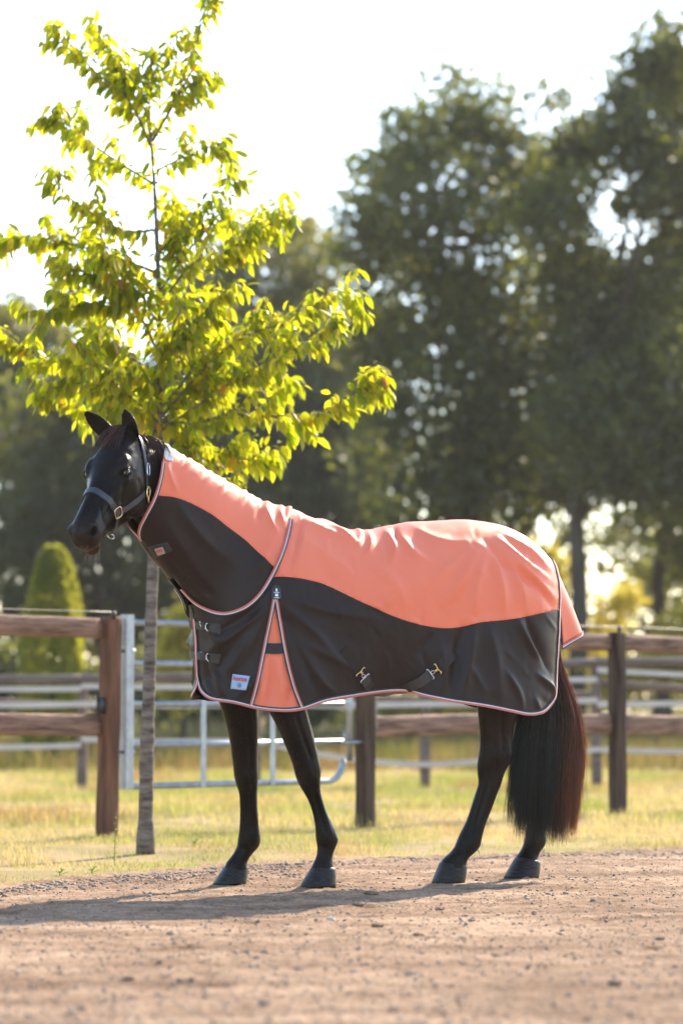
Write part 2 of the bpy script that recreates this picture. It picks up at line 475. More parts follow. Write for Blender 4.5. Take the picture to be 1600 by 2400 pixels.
# bare soil round the young tree
TREE = on_ground(341, 1992)
dt = np.hypot(P[:, 0] - TREE[0] + 0.15, (P[:, 1] - TREE[1]) * 0.6)
P = P[(dt > 0.45) | (RNG.random(len(P)) < 0.15)]
P = P[(fbm(P[:, 0] * 1.4 + 4, P[:, 1] * 0.8, 123, 4) < 0.16) | (RNG.random(len(P)) < 0.22)]
gr = blades(P, tuft_h(P, 0.010, 0.062), RNG.uniform(0.002, 0.0045, len(P)), grass_cols(P), 'verge_grass', 0.9)
tag(gr, 'short dry yellow-green grass between the track and the fence', 'grass', kind='stuff')
P = grass_region(90000, 19, 34, 2.2)
P = P[(fbm(P[:, 0] * 0.9 + 4, P[:, 1] * 0.5, 123, 3) < 0.22) | (RNG.random(len(P)) < 0.25)]
gr = blades(P, tuft_h(P, 0.02, 0.11), RNG.uniform(0.004, 0.008, len(P)), grass_cols(P), 'paddock_grass', 0.8)
tag(gr, 'sunlit dry grass growing in the paddock behind the gate', 'grass', kind='stuff')
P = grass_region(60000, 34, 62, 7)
gr = blades(P, tuft_h(P, 0.10, 0.40), RNG.uniform(0.01, 0.02, len(P)), grass_cols(P) * np.array([0.50, 0.44, 0.42]), 'meadow_grass', 0.8)  # darker tint: shade of the wood painted in, together with duller weeds
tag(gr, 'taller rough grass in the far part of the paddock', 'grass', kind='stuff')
# rank brown weeds in front of the wood
n = 40000
y = RNG.uniform(50, 57, n); x = RNG.uniform(-1, 1, n) * (0.125 * y + 8)
P = np.stack([x, y], 1)
c = np.array([0.26, 0.20, 0.10]) * RNG.uniform(0.5, 1.3, (n, 1)) + np.array([0, 0.05, 0]) * RNG.random((n, 1))
gr = blades(P, RNG.uniform(0.3, 0.85, n) * (0.6 + vnoise(x * 0.7, y * 0.7, 8)), RNG.uniform(0.015, 0.035, n), c, 'undergrowth', 0.5)
tag(gr, 'rank brown weeds along the foot of the wood', 'weeds', kind='stuff')

# one upright weed and low leafy plants by the track edge
M_WEED = pmat('weed_leaf', (0.16, 0.22, 0.04), (0.26, 0.30, 0.06), scale=12, rough=0.5, translucent=0.45)
def leaf_shape(n=1):
    L = np.array([[0, 0, 0], [.3, .20, .05], [.3, -.20, .05], [.36, 0, -.02], [.68, .17, 0.0], [.68, -.17, 0.0], [.7, 0, -.07], [1, 0, -.16]])
    F = np.array([[0, 3, 1], [0, 2, 3], [1, 3, 6], [1, 6, 4], [3, 2, 5], [3, 5, 6], [4, 6, 7], [6, 5, 7]])
    return L, F
LEAF_V, LEAF_F = leaf_shape()
def place_leaves(P, D, N, S):
    """P base, D direction, N approximate normal, S length -> V, F"""
    D = nrm(D); W = nrm(np.cross(N, D)); U = np.cross(D, W)
    V = P[:, None] + S[:, None, None] * (LEAF_V[None, :, 0:1] * D[:, None] + LEAF_V[None, :, 1:2] * W[:, None] + LEAF_V[None, :, 2:3] * U[:, None])
    F = (LEAF_F[None] + (np.arange(len(P)) * 8)[:, None, None]).reshape(-1, 3)
    return V.reshape(-1, 3), F
def weed(px, py, h, label, nl, leafsize):
    b = on_ground(px, py); b[2] = float(field_h(b[0], b[1])) - 0.01
    t = thing('weed_plant', b, label, 'weed')
    st_ = catmull([b, b + [0.004, 0.0, h * 0.5], b + [0.012, 0.01, h]], 10)
    V, F = tube(st_, np.linspace(0.003, 0.001, 10), 5)
    mesh_obj('stem', V, F, M_WEED, t)
    for i in range(nl):
        k = int(1 + i * 8 / nl); a = i * 2.4
        d = np.array([math.cos(a), math.sin(a), 0.6]); 
        V, F = place_leaves(st_[k][None], d[None], np.array([[0, 0, 1.0]]), np.array([leafsize * (1.2 - 0.08 * k)]))
        mesh_obj('leaf', V, F, M_WEED, t)
weed(268, 2015, 0.28, 'tall thin green weed between the young tree and the gatepost', 16, 0.035)
weed(140, 2044, 0.04, 'low leafy weed in dry grass left of the tall weed', 7, 0.045)
weed(215, 2040, 0.04, 'low leafy weed directly in front of the tall weed', 6, 0.045)
weed(455, 1978, 0.05, 'broad low weed between the young tree and the forelegs', 8, 0.06)

# ================================================================== FENCES AND GATE
M_REDWOOD = pmat('fence_timber_brown', (0.065, 0.028, 0.017), (0.215, 0.100, 0.058), scale=7, rough=0.8, bump=1.0, bscale=20, stretch=(3, 3, 0.35), spec=0.2)
M_RAILWOOD = pmat('fence_rail_timber', (0.085, 0.048, 0.034), (0.36, 0.215, 0.155), scale=5, rough=0.8, bump=1.0, bscale=18, stretch=(0.8, 0.8, 7), spec=0.2)
M_OLDWOOD = pmat('fence_timber_weathered', (0.026, 0.016, 0.012), (0.12, 0.075, 0.054), scale=7, rough=0.85, bump=1.0, bscale=20, stretch=(3, 3, 0.35), spec=0.2)
M_GREYWOOD = pmat('rail_timber_grey', (0.095, 0.072, 0.060), (0.20, 0.155, 0.130), scale=5, rough=0.85, bump=0.3, bscale=20, stretch=(0.6, 3, 5), spec=0.2)
M_TAPE = pmat('white_tape', (0.46, 0.40, 0.36), (0.56, 0.50, 0.45), scale=4, rough=0.6)
M_WIRE = pmat('fence_wire', (0.30, 0.28, 0.26), rough=0.55, metallic=0.5)
M_GALV = pmat('galvanised_steel', (0.27, 0.30, 0.34), (0.40, 0.43, 0.47), scale=14, rough=0.42, metallic=0.75, bump=0.05, bscale=40)
M_BLACK = pmat('black_plastic', (0.015, 0.015, 0.016), rough=0.45)
M_CERAM = pmat('white_insulator', (0.8, 0.78, 0.74), rough=0.3)

PA = on_ground(250, 1953); PM = on_ground(856, 1929); PR = on_ground(1447, 1903)
for p_ in (PA, PM, PR): p_[2] = 0
FD = nrm(PR - PA); FD[2] = 0; FD = nrm(FD)
FN = np.array([FD[1], -FD[0], 0.0])     # towards the camera
UPZ = np.array([0, 0, 1.0])
def post(parent, p, h, mat, w=0.058, lean=0.0, sink=0.12):
    top = p + UPZ * h + FD * lean
    n = 10
    V = []; 
    prof = []
    b = w * 0.42
    for (sx, sy) in ((1, -1), (1, 1), (-1, 1), (-1, -1)):
        for q in range(3):
            a = math.atan2(sy, sx) + (q - 1) * 0.5
            cx, cy = sx * (w - b), sy * (w - b)
            prof.append((cx + b * math.cos(a), cy + b * math.sin(a)))
    m = len(prof)
    for i in range(n):
        t = i / (n - 1)
        c = (p - UPZ * sink) * (1 - t) + top * t
        sc = 1.0 + 0.04 * math.sin(i * 1.7 + p[0] * 5) 
        if i == n - 1: sc *= 0.84
        if i == n - 2: c = (p - UPZ * sink) * 0.015 + top * 0.985
        for (x, y) in prof: V.append(c + FD * x * sc + FN * y * sc)
    F = [[m * (n - 1) + j for j in range(m)], list(range(m))[::-1]]
    for i in range(n - 1):
        for j in range(m):
            k = (j + 1) % m
            F.append([i * m + j, i * m + k, (i + 1) * m + k, (i + 1) * m + j])
    return mesh_obj('post', V, F, mat, parent)
def rail(parent, a, b, h, th, mat, dep=0.035, seed=0):
    """split-log rail from a to b at centre height h"""
    n = 26
    d = nrm(b - a); nn = np.array([d[1], -d[0], 0])
    V = []; prof = [(math.cos(q), math.sin(q)) for q in np.linspace(0, 2 * math.pi, 10, endpoint=False)]
    for i in range(n):
        t = i / (n - 1)
        c = a * (1 - t) + b * t + UPZ * (h + 0.006 * math.sin(t * 9 + seed) )
        for (x, y) in prof:
            rx = dep * np.sign(x) * abs(x) ** 0.7; ry = th / 2 * np.sign(y) * abs(y) ** 0.6
            j = 1 + 0.05 * float(vnoise(np.array(t * 14 + seed), np.array(x + y * 2), 3))
            V.append(c + nn * rx * j + UPZ * ry * j)
    m = len(prof); F = [list(range(m))[::-1], [(n - 1) * m + j for j in range(m)]]
    for i in range(n - 1):
        for j in range(m):
            k = (j + 1) % m
            F.append([i * m + j, i * m + k, (i + 1) * m + k, (i + 1) * m + j])
    return mesh_obj('rail', V, F, mat, parent)
def insulator(parent, p):
    V, F = tube(np.array([p - FN * 0.0 - UPZ * 0.02, p + UPZ * 0.012, p + UPZ * 0.03]), [0.012, 0.016, 0.011], 8)
    mesh_obj('insulator', V, F, M_BLACK, parent)

BACK = -FN * 0.045
# left run of fence, ending at the gatepost
f1 = thing('wooden_fence', PA, 'reddish brown timber fence with two rails ending at the tall gatepost left of the gate', 'fence')
post(f1, PA, 1.345, M_REDWOOD, w=0.056, lean=0.03)
PL = PA - FD * 2.9
post(f1, PL, 1.33, M_REDWOOD, w=0.056)
PL2 = PL - FD * 2.9; post(f1, PL2, 1.33, M_REDWOOD, w=0.056)
for hh, sd in ((1.27, 8), (0.675, 9)): rail(f1, PL2 - FD * 0.1 + BACK, PL - FD * 0.1 + BACK, hh, 0.13, M_RAILWOOD, seed=sd)
rail(f1, PL - FD * 0.1 + BACK, PA + BACK + FD * 0.02, 1.272, 0.130, M_RAILWOOD, seed=1)
rail(f1, PL - FD * 0.1 + BACK, PA + BACK + FD * 0.02, 0.676, 0.140, M_RAILWOOD, seed=2)
w_ = catmull([PL + UPZ * 1.375 + FN * 0.07, (PA + PL) / 2 + UPZ * 1.37 + FN * 0.07, PA + UPZ * 1.37 + FN * 0.07], 14)
V, F = tube(w_, 0.003, 6); mesh_obj('wire', V, F, M_WIRE, f1)
insulator(f1, PA + UPZ * 1.345 + FN * 0.07 - FD * 0.01)
insulator(f1, PA + UPZ * 0.84 - FD * 0.10 + FN * 0.03)
V, F = box(PA + UPZ * 0.79 - FD * 0.075 + FN * 0.03, FD, FN, UPZ, 0.035, 0.008, 0.05, 0.004); mesh_obj('hook_plate', V, F, M_BLACK, f1)

# right run, from the post behind the horse to beyond the frame
f2 = thing('wooden_fence', PM, 'weathered dark timber fence with two rails running right from the gate latch post', 'fence')
post(f2, PM, 1.33, M_OLDWOOD, w=0.055); post(f2, PR, 1.335, M_OLDWOOD, w=0.055)
PE = PR + FD * 2.75
post(f2, PE, 1.33, M_OLDWOOD, w=0.055)
for k_ in (1, 2):
    post(f2, PE + FD * 2.75 * k_, 1.33, M_OLDWOOD, w=0.055)
    for hh, sd in ((1.255, 12), (0.65, 14)): rail(f2, PE + FD * (2.75 * k_ - 2.25) + BACK, PE + FD * (2.75 * k_ + 0.5) + BACK, hh, 0.135, M_RAILWOOD, seed=sd + k_)
for hh, th, sd in ((1.262, 0.13, 3), (0.655, 0.15, 4)):
    rail(f2, PM + BACK - FD * 0.02, PR + BACK + FD * 0.04, hh, th, M_RAILWOOD, seed=sd)
    rail(f2, PR + BACK + FD * 0.04, PE + BACK + FD * 0.5, hh - 0.008, th, M_RAILWOOD, seed=sd + 5)
for (a_, b_) in ((PM, PR), (PR, PE)):
    w_ = catmull([a_ + UPZ * 1.372 + FN * 0.065, (a_ + b_) / 2 + UPZ * 1.365 + FN * 0.065, b_ + UPZ * 1.372 + FN * 0.065], 12)
    V, F = tube(w_, 0.004, 6); mesh_obj('wire', V, F, M_WIRE, f2)
insulator(f2, PR + UPZ * 1.35 + FN * 0.066 - FD * 0.05)
# chain hanging on the latch post
ch = thing('hanging_chain', PM + FD * 0.062 + UPZ * 0.60, 'short pale chain hanging from the latch post under the rug', 'chain')
for i in range(9):
    c = PM + FD * 0.075 + FN * 0.03 + UPZ * (0.86 - i * 0.027)
    a_ = np.linspace(0, 2 * math.pi, 9)[:-1]
    ax = FD if i % 2 else FN
    pts = np.array([c + ax * 0.011 * math.cos(q) + UPZ * 0.018 * math.sin(q) for q in np.append(a_, a_[0])])
    V, F = tube(pts, 0.0035, 5, cap=False); mesh_obj('link', V, F, M_WIRE, ch)

# galvanised gate
GA = on_ground(301, 1955); 
GH = PA + FD * 0.16; GE = PM - FD * 0.13
gate = thing('field_gate', GH, 'galvanised tube field gate with five rails hung between two timber posts', 'gate')
V, F = box(GH + UPZ * 0.815, FD, FN, UPZ, 0.034, 0.034, 0.545, 0.006); mesh_obj('hinge_stile', V, F, M_GALV, gate, smooth=False)
gh = [0.285, 0.545, 0.80, 1.055, 1.312]
r_ = 0.021
gl = np.linalg.norm(GE - GH)
for i, h in enumerate(gh):
    a = GH + UPZ * h + FD * 0.03
    if i in (0, 4):
        sg = 1 if i == 0 else -1
        pts = [a, GH + FD * (gl - 0.16) + UPZ * h]
        for q in np.linspace(0.15, 1, 6):
            an = q * math.pi / 2
            pts.append(GH + FD * (gl - 0.16 + 0.14 * math.sin(an)) + UPZ * (h + sg * 0.14 * (1 - math.cos(an))))
        pts = np.array(pts)
    else: pts = np.array([a, GH + FD * (gl - 0.02) + UPZ * h])
    V, F = tube(pts, r_, 10); mesh_obj('gate_rail', V, F, M_GALV, gate)
V, F = tube(np.array([GE - FD * 0.02 + UPZ * 0.42, GE - FD * 0.02 + UPZ * 1.18]), r_ * 1.05, 10); mesh_obj('end_stile', V, F, M_GALV, gate)
for px in (470, 632):
    # bar position from its pixel column along the gate
    d = ray(px, 1700); t = np.linalg.solve(np.array([[d[0], -FD[0]], [d[1], -FD[1]]]), np.array([GH[0], GH[1]]))[1]
    V, F = box(GH + FD * t + FN * 0.028 + UPZ * 0.80, FD, FN, UPZ, 0.021, 0.006, 0.53, 0.002); mesh_obj('upright_bar', V, F, M_GALV, gate, smooth=False)
for h in (0.50, 1.13):
    V, F = tube(np.array([PA + FD * 0.04 + UPZ * h, GH - FD * 0.02 + UPZ * h]), 0.011, 8); mesh_obj('hinge', V, F, M_GALV, gate)
    V, F = tube(np.array([GH + FD * 0.03 + UPZ * h, GH + FD * 0.06 + UPZ * h]), 0.017, 8); mesh_obj('hinge_nut', V, F, M_GALV, gate)
V, F = tube(np.array([GE - FD * 0.13 + UPZ * 0.545 + FN * 0.03, GE + FD * 0.10 + UPZ * 0.545 + FN * 0.03]), 0.009, 8); mesh_obj('latch_bolt', V, F, M_GALV, gate)
V, F = tube(np.array([GE - FD * 0.10 + UPZ * 0.545 + FN * 0.03, GE - FD * 0.10 + UPZ * 0.62 + FN * 0.03]), 0.007, 8); mesh_obj('latch_handle', V, F, M_GALV, gate)

# second fence across the paddock, grey rails with white tapes
Y2 = 28.0
def p2(px): return np.array([(px - 800) / FPX * Y2, Y2, 0.0])
f3 = thing('paddock_fence', p2(195), 'low grey post and rail fence with white tapes across the paddock behind the gate', 'fence')
FDs, FNs = FD, FN
FD, FN = np.array([1.0, 0, 0]), np.array([0, -1.0, 0])
p2x = [-1000, -610, -220, 195, 600, 995, 1395, 1790, 2190, 2590]
p2h = [1.09, 1.09, 1.09, 1.10, 1.13, 1.18, 1.26, 1.28, 1.28, 1.28]
for x_, h_ in zip(p2x, p2h): post(f3, p2(x_), h_, M_GREYWOOD, w=0.05)
def strip(parent, name, pts, hgt, th, mat):
    pts = np.asarray(pts); N_ = np.repeat(np.array([[0, -1.0, 0]]), len(pts), 0)
    V, F = ribbon(pts, N_, hgt, th); return mesh_obj(name, V, F, mat, parent, smooth=False)
for i in range(len(p2x) - 1):
    a, b = p2(p2x[i]), p2(p2x[i + 1])
    ha, hb = p2h[i], p2h[i + 1]
    n = 14; t = np.linspace(0, 1, n)[:, None]
    def line(za, zb, sag, off):
        q = a * (1 - t) + b * t
        q = q + np.array([0, off, 0]); q[:, 2:3] += za * (1 - t) + zb * t - sag * 4 * t * (1 - t)
        return q
    q = line(ha - 0.055, hb - 0.055, 0, -0.06); V, F = tube(q, 0.045, 8); mesh_obj('rail', V, F, M_GREYWOOD, f3)
    if i != 3:
        q = line(ha * 0.80, hb * 0.70, 0, 0.06); V, F = tube(q, 0.040, 8); mesh_obj('rail', V, F, M_GREYWOOD, f3)
    strip(f3, 'tape', line(ha - 0.125, hb - 0.22 if i >= 5 else hb - 0.15, 0.01, -0.12), 0.05, 0.004, M_TAPE)
    strip(f3, 'tape', line(0.80, 0.84 if i >= 5 else 0.80, 0.012, -0.12), 0.055, 0.004, M_TAPE)
    strip(f3, 'tape', line([.4, .4, .40, .46, .45, .21, .36, .36, .36][i], [.4, .4, .40, .45, .21, .36, .36, .36, .36][i], 0.02 if i != 4 else 0.05, -0.115), 0.05, 0.004, M_TAPE)
FD, FN = FDs, FNs

# ================================================================== TREES
M_BARK = pmat('young_bark', (0.06, 0.048, 0.038), (0.24, 0.20, 0.165), scale=10, rough=0.85, bump=0.5, bscale=30, stretch=(1, 1, 4), spec=0.2)
M_TWIG = pmat('twig_bark', (0.10, 0.07, 0.045), (0.20, 0.15, 0.09), scale=20, rough=0.8)
M_LEAF = pmat('cherry_leaf', (0.9, 0.9, 0.9), (1, 1, 1), scale=6, rough=0.42, attr='tint', translucent=0.62, tcol=(4.7, 4.1, 0.6), spec=0.45)
def leaf_mat(name, c1, c2, tc): return pmat(name, c1, c2, scale=25, rough=0.42, translucent=0.62, tcol=tc, spec=0.45)
M_LEAFV = [leaf_mat('leaf_green', (0.11, 0.145, 0.018), (0.15, 0.18, 0.025), (0.52, 0.53, 0.018)),
           leaf_mat('leaf_yellow_green', (0.16, 0.18, 0.02), (0.21, 0.22, 0.03), (0.68, 0.66, 0.022)),
           leaf_mat('leaf_bronze', (0.17, 0.13, 0.03), (0.22, 0.14, 0.04), (0.62, 0.52, 0.04))]

TB = TREE.copy(); TB[2] = float(field_h(TB[0], TB[1])) - 0.03
YT = TB[1]
young = thing('young_tree', TB, 'slender young tree with glowing yellow-green leaves behind the horse', 'tree')
def tp(px, py, dy=0.0): return at_depth(px, py, YT + dy)
trunk_px = [(341, 1992), (344, 1800), (350, 1600), (356, 1400), (360, 1300), (368, 1100), (374, 950), (373, 800), (371, 650), (366, 520), (360, 400), (352, 310), (345, 270)]
TR = catmull([tp(*p) for p in trunk_px], 70); TR[0][2] -= 0.05
tr_r = np.interp(np.linspace(0, 1, 70), [0, 0.015, 0.05, 0.4, 0.6, 0.85, 1], [0.062, 0.048, 0.042, 0.030, 0.017, 0.011, 0.006])
V, F = tube(TR, tr_r * (1 + 0.05 * RNG.standard_normal(70)), 14)
mesh_obj('trunk', V, F, M_BARK, young)
# each limb: photo pixels and how far its tip leans towards (-) or away from (+) the camera
limbs = [([(355, 345), (300, 232), (220, 165), (160, 95), (125, 48)], -0.25), ([(352, 320), (352, 230), (375, 118)], 0.1), ([(358, 330), (412, 235), (455, 150), (468, 70), (497, 5), (512, -50)], 0.2),
         ([(300, 232), (272, 140), (245, 82)], 0.15), ([(362, 432), (285, 385), (195, 325), (95, 268)], 0.3), ([(363, 402), (410, 378), (462, 345), (522, 348)], -0.2),
         ([(367, 540), (290, 540), (200, 490), (140, 440), (125, 398)], -0.35), ([(371, 640), (260, 600), (150, 568), (40, 555), (-10, 590)], 0.3), ([(371, 690), (432, 600), (515, 500), (545, 412)], 0.25),
         ([(372, 720), (450, 620), (530, 590), (610, 535), (695, 505)], -0.25), ([(372, 780), (260, 712), (160, 722), (55, 732)], -0.3), ([(373, 880), (260, 820), (130, 850), (60, 815), (-20, 770)], 0.25),
         ([(374, 870), (450, 765), (520, 690), (562, 655)], -0.3), ([(375, 980), (485, 860), (570, 790), (700, 745), (790, 680), (860, 745)], 0.3), ([(376, 1010), (500, 925), (600, 860), (700, 812), (790, 750)], -0.4),
         ([(377, 1030), (520, 975), (650, 975), (760, 962), (850, 905), (908, 880)], -0.15), ([(378, 1050), (470, 1050), (560, 1075), (648, 1088)], 0.1), ([(375, 985), (260, 905), (140, 905), (95, 950)], -0.2),
         ([(376, 1020), (300, 945), (215, 965), (150, 930)], 0.35), ([(374, 930), (300, 830), (230, 760), (150, 640)], 0.45), ([(373, 830), (320, 720), (270, 640), (240, 560)], -0.45),
         ([(375, 960), (440, 880), (470, 800), (480, 720)], 0.5), ([(376, 1000), (420, 960), (470, 950), (540, 900)], 0.6), ([(374, 920), (330, 880), (250, 870), (180, 800)], -0.6), ([(376, 1010), (430, 990), (440, 1030), (480, 1100), (560, 1140)], -0.3),
         ([(374, 900), (400, 840), (420, 780), (420, 700)], -0.55), ([(368, 600), (400, 560), (420, 520), (400, 470)], 0.3), ([(376, 1000), (340, 960), (300, 980), (250, 1000)], -0.45), ([(373, 760), (310, 680), (200, 640), (110, 610)], -0.15), ([(375, 990), (520, 880), (640, 880), (700, 900)], 0.55)]
LP, LD, LN, LS = [], [], [], []
OUTC = None
def add_leaves(C, dens, scale=1.0, start=0.22):
    Ls = np.linalg.norm(np.diff(C, axis=0), axis=1).sum()
    n = max(3, int(Ls * dens))
    T, A, B = frames(C)
    for i in range(n):
        t = start + (1 - start) * (i + random.random()) / n
        f = min(t, 0.999) * (len(C) - 1); k = int(f); fr = f - k
        p = C[k] * (1 - fr) + C[min(k + 1, len(C) - 1)] * fr
        a = i * 2.4 + random.uniform(-0.5, 0.5)
        o = math.cos(a) * A[k] + math.sin(a) * B[k]
        d = o * 0.55 + T[k] * 0.35 + np.array([0, 0, -random.uniform(0.35, 1.25)])
        LP.append(p + o * 0.012); LD.append(d); LN.append(o * 0.6 + np.array([random.gauss(0, .4), random.gauss(0, .4), 0.5])); LS.append(scale * random.uniform(0.05, 0.112))
for li, (pts, dy) in enumerate(limbs):
    m = len(pts)
    C = catmull([tp(p[0], p[1], dy * (j / (m - 1)) ** 1.2) for j, p in enumerate(pts)], 26)
    Ls = np.linalg.norm(np.diff(C, axis=0), axis=1).sum()
    r0 = 0.004 + 0.005 * min(1.0, Ls)
    V, F = tube(C, np.linspace(r0, 0.0018, 26), 7)
    mesh_obj('branch', V, F, M_TWIG, young)
    low = 1.0 if pts[0][1] > 600 else 0.95
    add_leaves(C, 78 * low, 1.0, 0.05)
    T, A, B = frames(C)
    ntw = int(Ls * 14 * low) + 4
    for j in range(ntw):
        t = random.uniform(0.2, 0.97); k = int(t * 25)
        a = random.uniform(0, 6.28); o = math.cos(a) * A[k] + math.sin(a) * B[k]
        ln = random.uniform(0.08, 0.26) * (1.1 - 0.45 * t)
        tip = C[k] + o * ln * 0.75 + T[k] * ln * 0.7 + np.array([0, 0, ln * random.uniform(-0.1, 0.5)])
        Q = catmull([C[k], (C[k] + tip) / 2 + np.array([0, 0, 0.01]), tip], 7)
        V, F = tube(Q, np.linspace(0.003, 0.0012, 7), 5)
        if ln > 0.15: mesh_obj('twig', V, F, M_TWIG, young)
        add_leaves(Q, 84 * low, 0.95, 0.15)
    # reddish bud leaves at the tip
    add_leaves(C[-4:], 120, 0.55, 0.2)
add_leaves(TR[34:], 60, 0.9, 0.0)
LP, LD, LN, LS = map(np.array, (LP, LD, LN, LS))
nl = len(LP)
order = np.argsort(-(LS / LP[:, 1]))       # those showing largest
big = order[:300]; rest = order[300:]
V, F = place_leaves(LP[rest], LD[rest], LN[rest], LS[rest])
fo = mesh_obj('foliage', V, F, M_LEAF, young)
gmix = RNG.random((len(rest), 1)) ** 1.3
cols = (np.array([0.085, 0.125, 0.014]) * (1 - gmix) + np.array([0.21, 0.215, 0.03]) * gmix) * RNG.uniform(0.6, 1.2, (len(rest), 1))
br = RNG.random(len(rest)) < 0.02
cols[br] = np.array([0.22, 0.13, 0.035])
set_color_attr(fo.data, np.repeat(cols, 8, 0))
fo['kind'] = 'stuff'
leaf_me = [raw_mesh('leaf', LEAF_V, LEAF_F, m_) for m_ in M_LEAFV]
for q, i in enumerate(big):
    o = bpy.data.objects.new('leaf', leaf_me[0 if q % 21 < 11 else (1 if q % 21 < 20 else 2)])
    D = nrm(LD[i]); W = nrm(np.cross(LN[i], D)); U = np.cross(D, W)
    Mx = Matrix(((D[0], W[0], U[0], 0), (D[1], W[1], U[1], 0), (D[2], W[2], U[2], 0), (0, 0, 0, 1))) @ Matrix.Scale(LS[i], 4)
    Mx.translation = Vector(LP[i] - TB)
    o.matrix_local = Mx
    o.parent = young
    COL.objects.link(o)

# ---------------------------------------------------------------- background trees
def bleaf(name, c1, c2, tc, tr=0.4): return pmat(name, c1, c2, scale=0.6, rough=0.5, translucent=tr, tcol=tc, spec=0.35)
M_DARKLEAF = bleaf('oak_leaf', (0.026, 0.034, 0.016), (0.050, 0.060, 0.026), (0.25, 0.27, 0.03))
M_MIDLEAF = bleaf('lime_leaf', (0.085, 0.092, 0.032), (0.145, 0.14, 0.05), (0.34, 0.32, 0.05))
M_GOLDLEAF = bleaf('golden_leaf', (0.12, 0.12, 0.025), (0.24, 0.19, 0.04), (0.72, 0.60, 0.07), 0.55)
M_TRUNK = pmat('old_bark', (0.035, 0.028, 0.022), (0.08, 0.065, 0.05), scale=3, rough=0.9, bump=0.6, bscale=8, stretch=(1, 1, 0.3), spec=0.2)
def cloud(centers, radii, n, size, seed, flat=1.0, clump=30):
    """Leaf-sized diamond faces, most of them in clumps, through the lobes; returns V, F."""
    r = np.random.default_rng(seed)
    centers = np.asarray(centers, float); radii = np.asarray(radii, float)
    vol = radii ** 2
    nc = max(4, int(n * 0.66) // clump)
    which = r.choice(len(centers), nc, p=vol / vol.sum())
    cc = centers[which] + nrm(r.standard_normal((nc, 3))) * (r.random(nc) ** 0.45 * radii[which])[:, None] * np.array([1, 1, flat])
    cr = np.maximum(radii[which] * r.uniform(0.10, 0.24, nc), size * 1.3)
    idx = np.repeat(np.arange(nc), clump)
    P1 = cc[idx] + r.standard_normal((len(idx), 3)) * cr[idx][:, None] * np.array([1, 1, 0.7])
    m2 = int(n * 0.34)
    w2 = r.choice(len(centers), m2, p=vol / vol.sum())
    P2 = centers[w2] + nrm(r.standard_normal((m2, 3))) * (r.random(m2) ** 0.40 * radii[w2] * r.uniform(0.9, 1.12, m2))[:, None] * np.array([1, 1, flat])
    P = np.concatenate([P1, P2]); m = len(P)
    D = nrm(r.standard_normal((m, 3)) + np.array([0, 0, -0.4]))
    N = nrm(r.standard_normal((m, 3)) + np.array([0, 0, 0.5]))
    W = nrm(np.cross(N, D))
    s = (size * r.uniform(0.55, 1.25, m))[:, None]
    V = np.stack([P - D * s * .5, P + W * s * .33, P + D * s * .5, P - W * s * .33], 1).reshape(-1, 3)
    return V, np.arange(m * 4).reshape(-1, 4)
def big_tree(name, label, Y, lobes, trunk_x, n, size, mat, seed, group=None, trunk_r=0.16, flat=1.0, trunk_lean=0.0, cat='tree'):
    base = np.array([(trunk_x - 800) / FPX * Y, Y, -0.05])
    t = thing(name, base, label, cat, group)
    r = np.random.default_rng(seed)
    C, R = [], []
    for l in lobes:
        dy = l[3] if len(l) > 3 else r.uniform(-1.6, 1.6)
        C.append(at_depth(l[0], l[1], Y + dy)); R.append(l[2] / FPX * Y)
    C = np.array(C); R = np.array(R)
    V, F = cloud(C, R, int(n * 1.5), size, seed, flat)
    mesh_obj('crown', V, F, mat, t, smooth=False)
    # trunk and limbs to the lobes
    top = C[np.argmax(C[:, 2])] - np.array([0, 0, 0.1 * C[:, 2].max()])
    mid = np.array([base[0] + trunk_lean, Y, max(1.5, top[2] * 0.45)])
    P = catmull([base, (base + mid) / 2 + np.array([0.05, 0, 0]), mid, (mid + top) / 2, top], 22)
    mb = MB(); mb.add(*tube(P, np.linspace(trunk_r, 0.03, 22), 10))
    mb.build('trunk', M_TRUNK, t)
    for i in range(0, len(C)):
        k = 7 + int(r.integers(0, 6))
        e_ = P[k] + (C[i] - P[k]) * 0.7
        Q = catmull([P[k], (P[k] + e_) / 2 + np.array([r.uniform(-.15, .15), 0, 0.25]), e_], 8)
        V, F = tube(Q, np.linspace(trunk_r * 0.32, 0.02, 8), 6)
        mesh_obj('limb', V, F, M_TRUNK, t)
    return t
GB = 'tall trees of the wood behind the paddock'
big_tree('broadleaf_tree', 'tallest full-crowned dark tree standing in front of the wood behind the croup', 58,
         [(1090, 255, 125), (1010, 320, 125), (935, 345, 105), (890, 440, 105), (860, 540, 85), (1180, 330, 110), (1260, 420, 110), (1300, 230, 50), (1210, 470, 150), (1040, 500, 170), (880, 590, 110), (1000, 700, 200), (1180, 700, 200), (900, 800, 130),
          (1060, 900, 210), (1240, 900, 170), (930, 1010, 120), (1100, 1120, 190), (960, 1200, 120), (1220, 1130, 150), (1040, 1330, 150), (1180, 1330, 120)], 1105, 17000, 0.22, M_DARKLEAF, 1, trunk_r=0.28)
big_tree('broadleaf_tree', 'tall dark tree with bare trunk and open feathery top behind the tail', 55,
         [(1570, 110, 95), (1530, 200, 95), (1600, 260, 120), (1450, 260, 75), (1390, 330, 80), (1330, 350, 75), (1490, 350, 80), (1300, 480, 90), (1560, 380, 90), (1400, 430, 45), (1470, 480, 40), (1530, 470, 45), (1640, 420, 130), (1600, 560, 90), (1330, 640, 130), (1480, 690, 150), (1620, 760, 170), (1400, 820, 170),
          (1540, 920, 170), (1380, 1000, 140), (1500, 1100, 130), (1620, 1080, 150), (1330, 1130, 80)], 1345, 21000, 0.20, M_DARKLEAF, 2, trunk_r=0.22, trunk_lean=0.1)
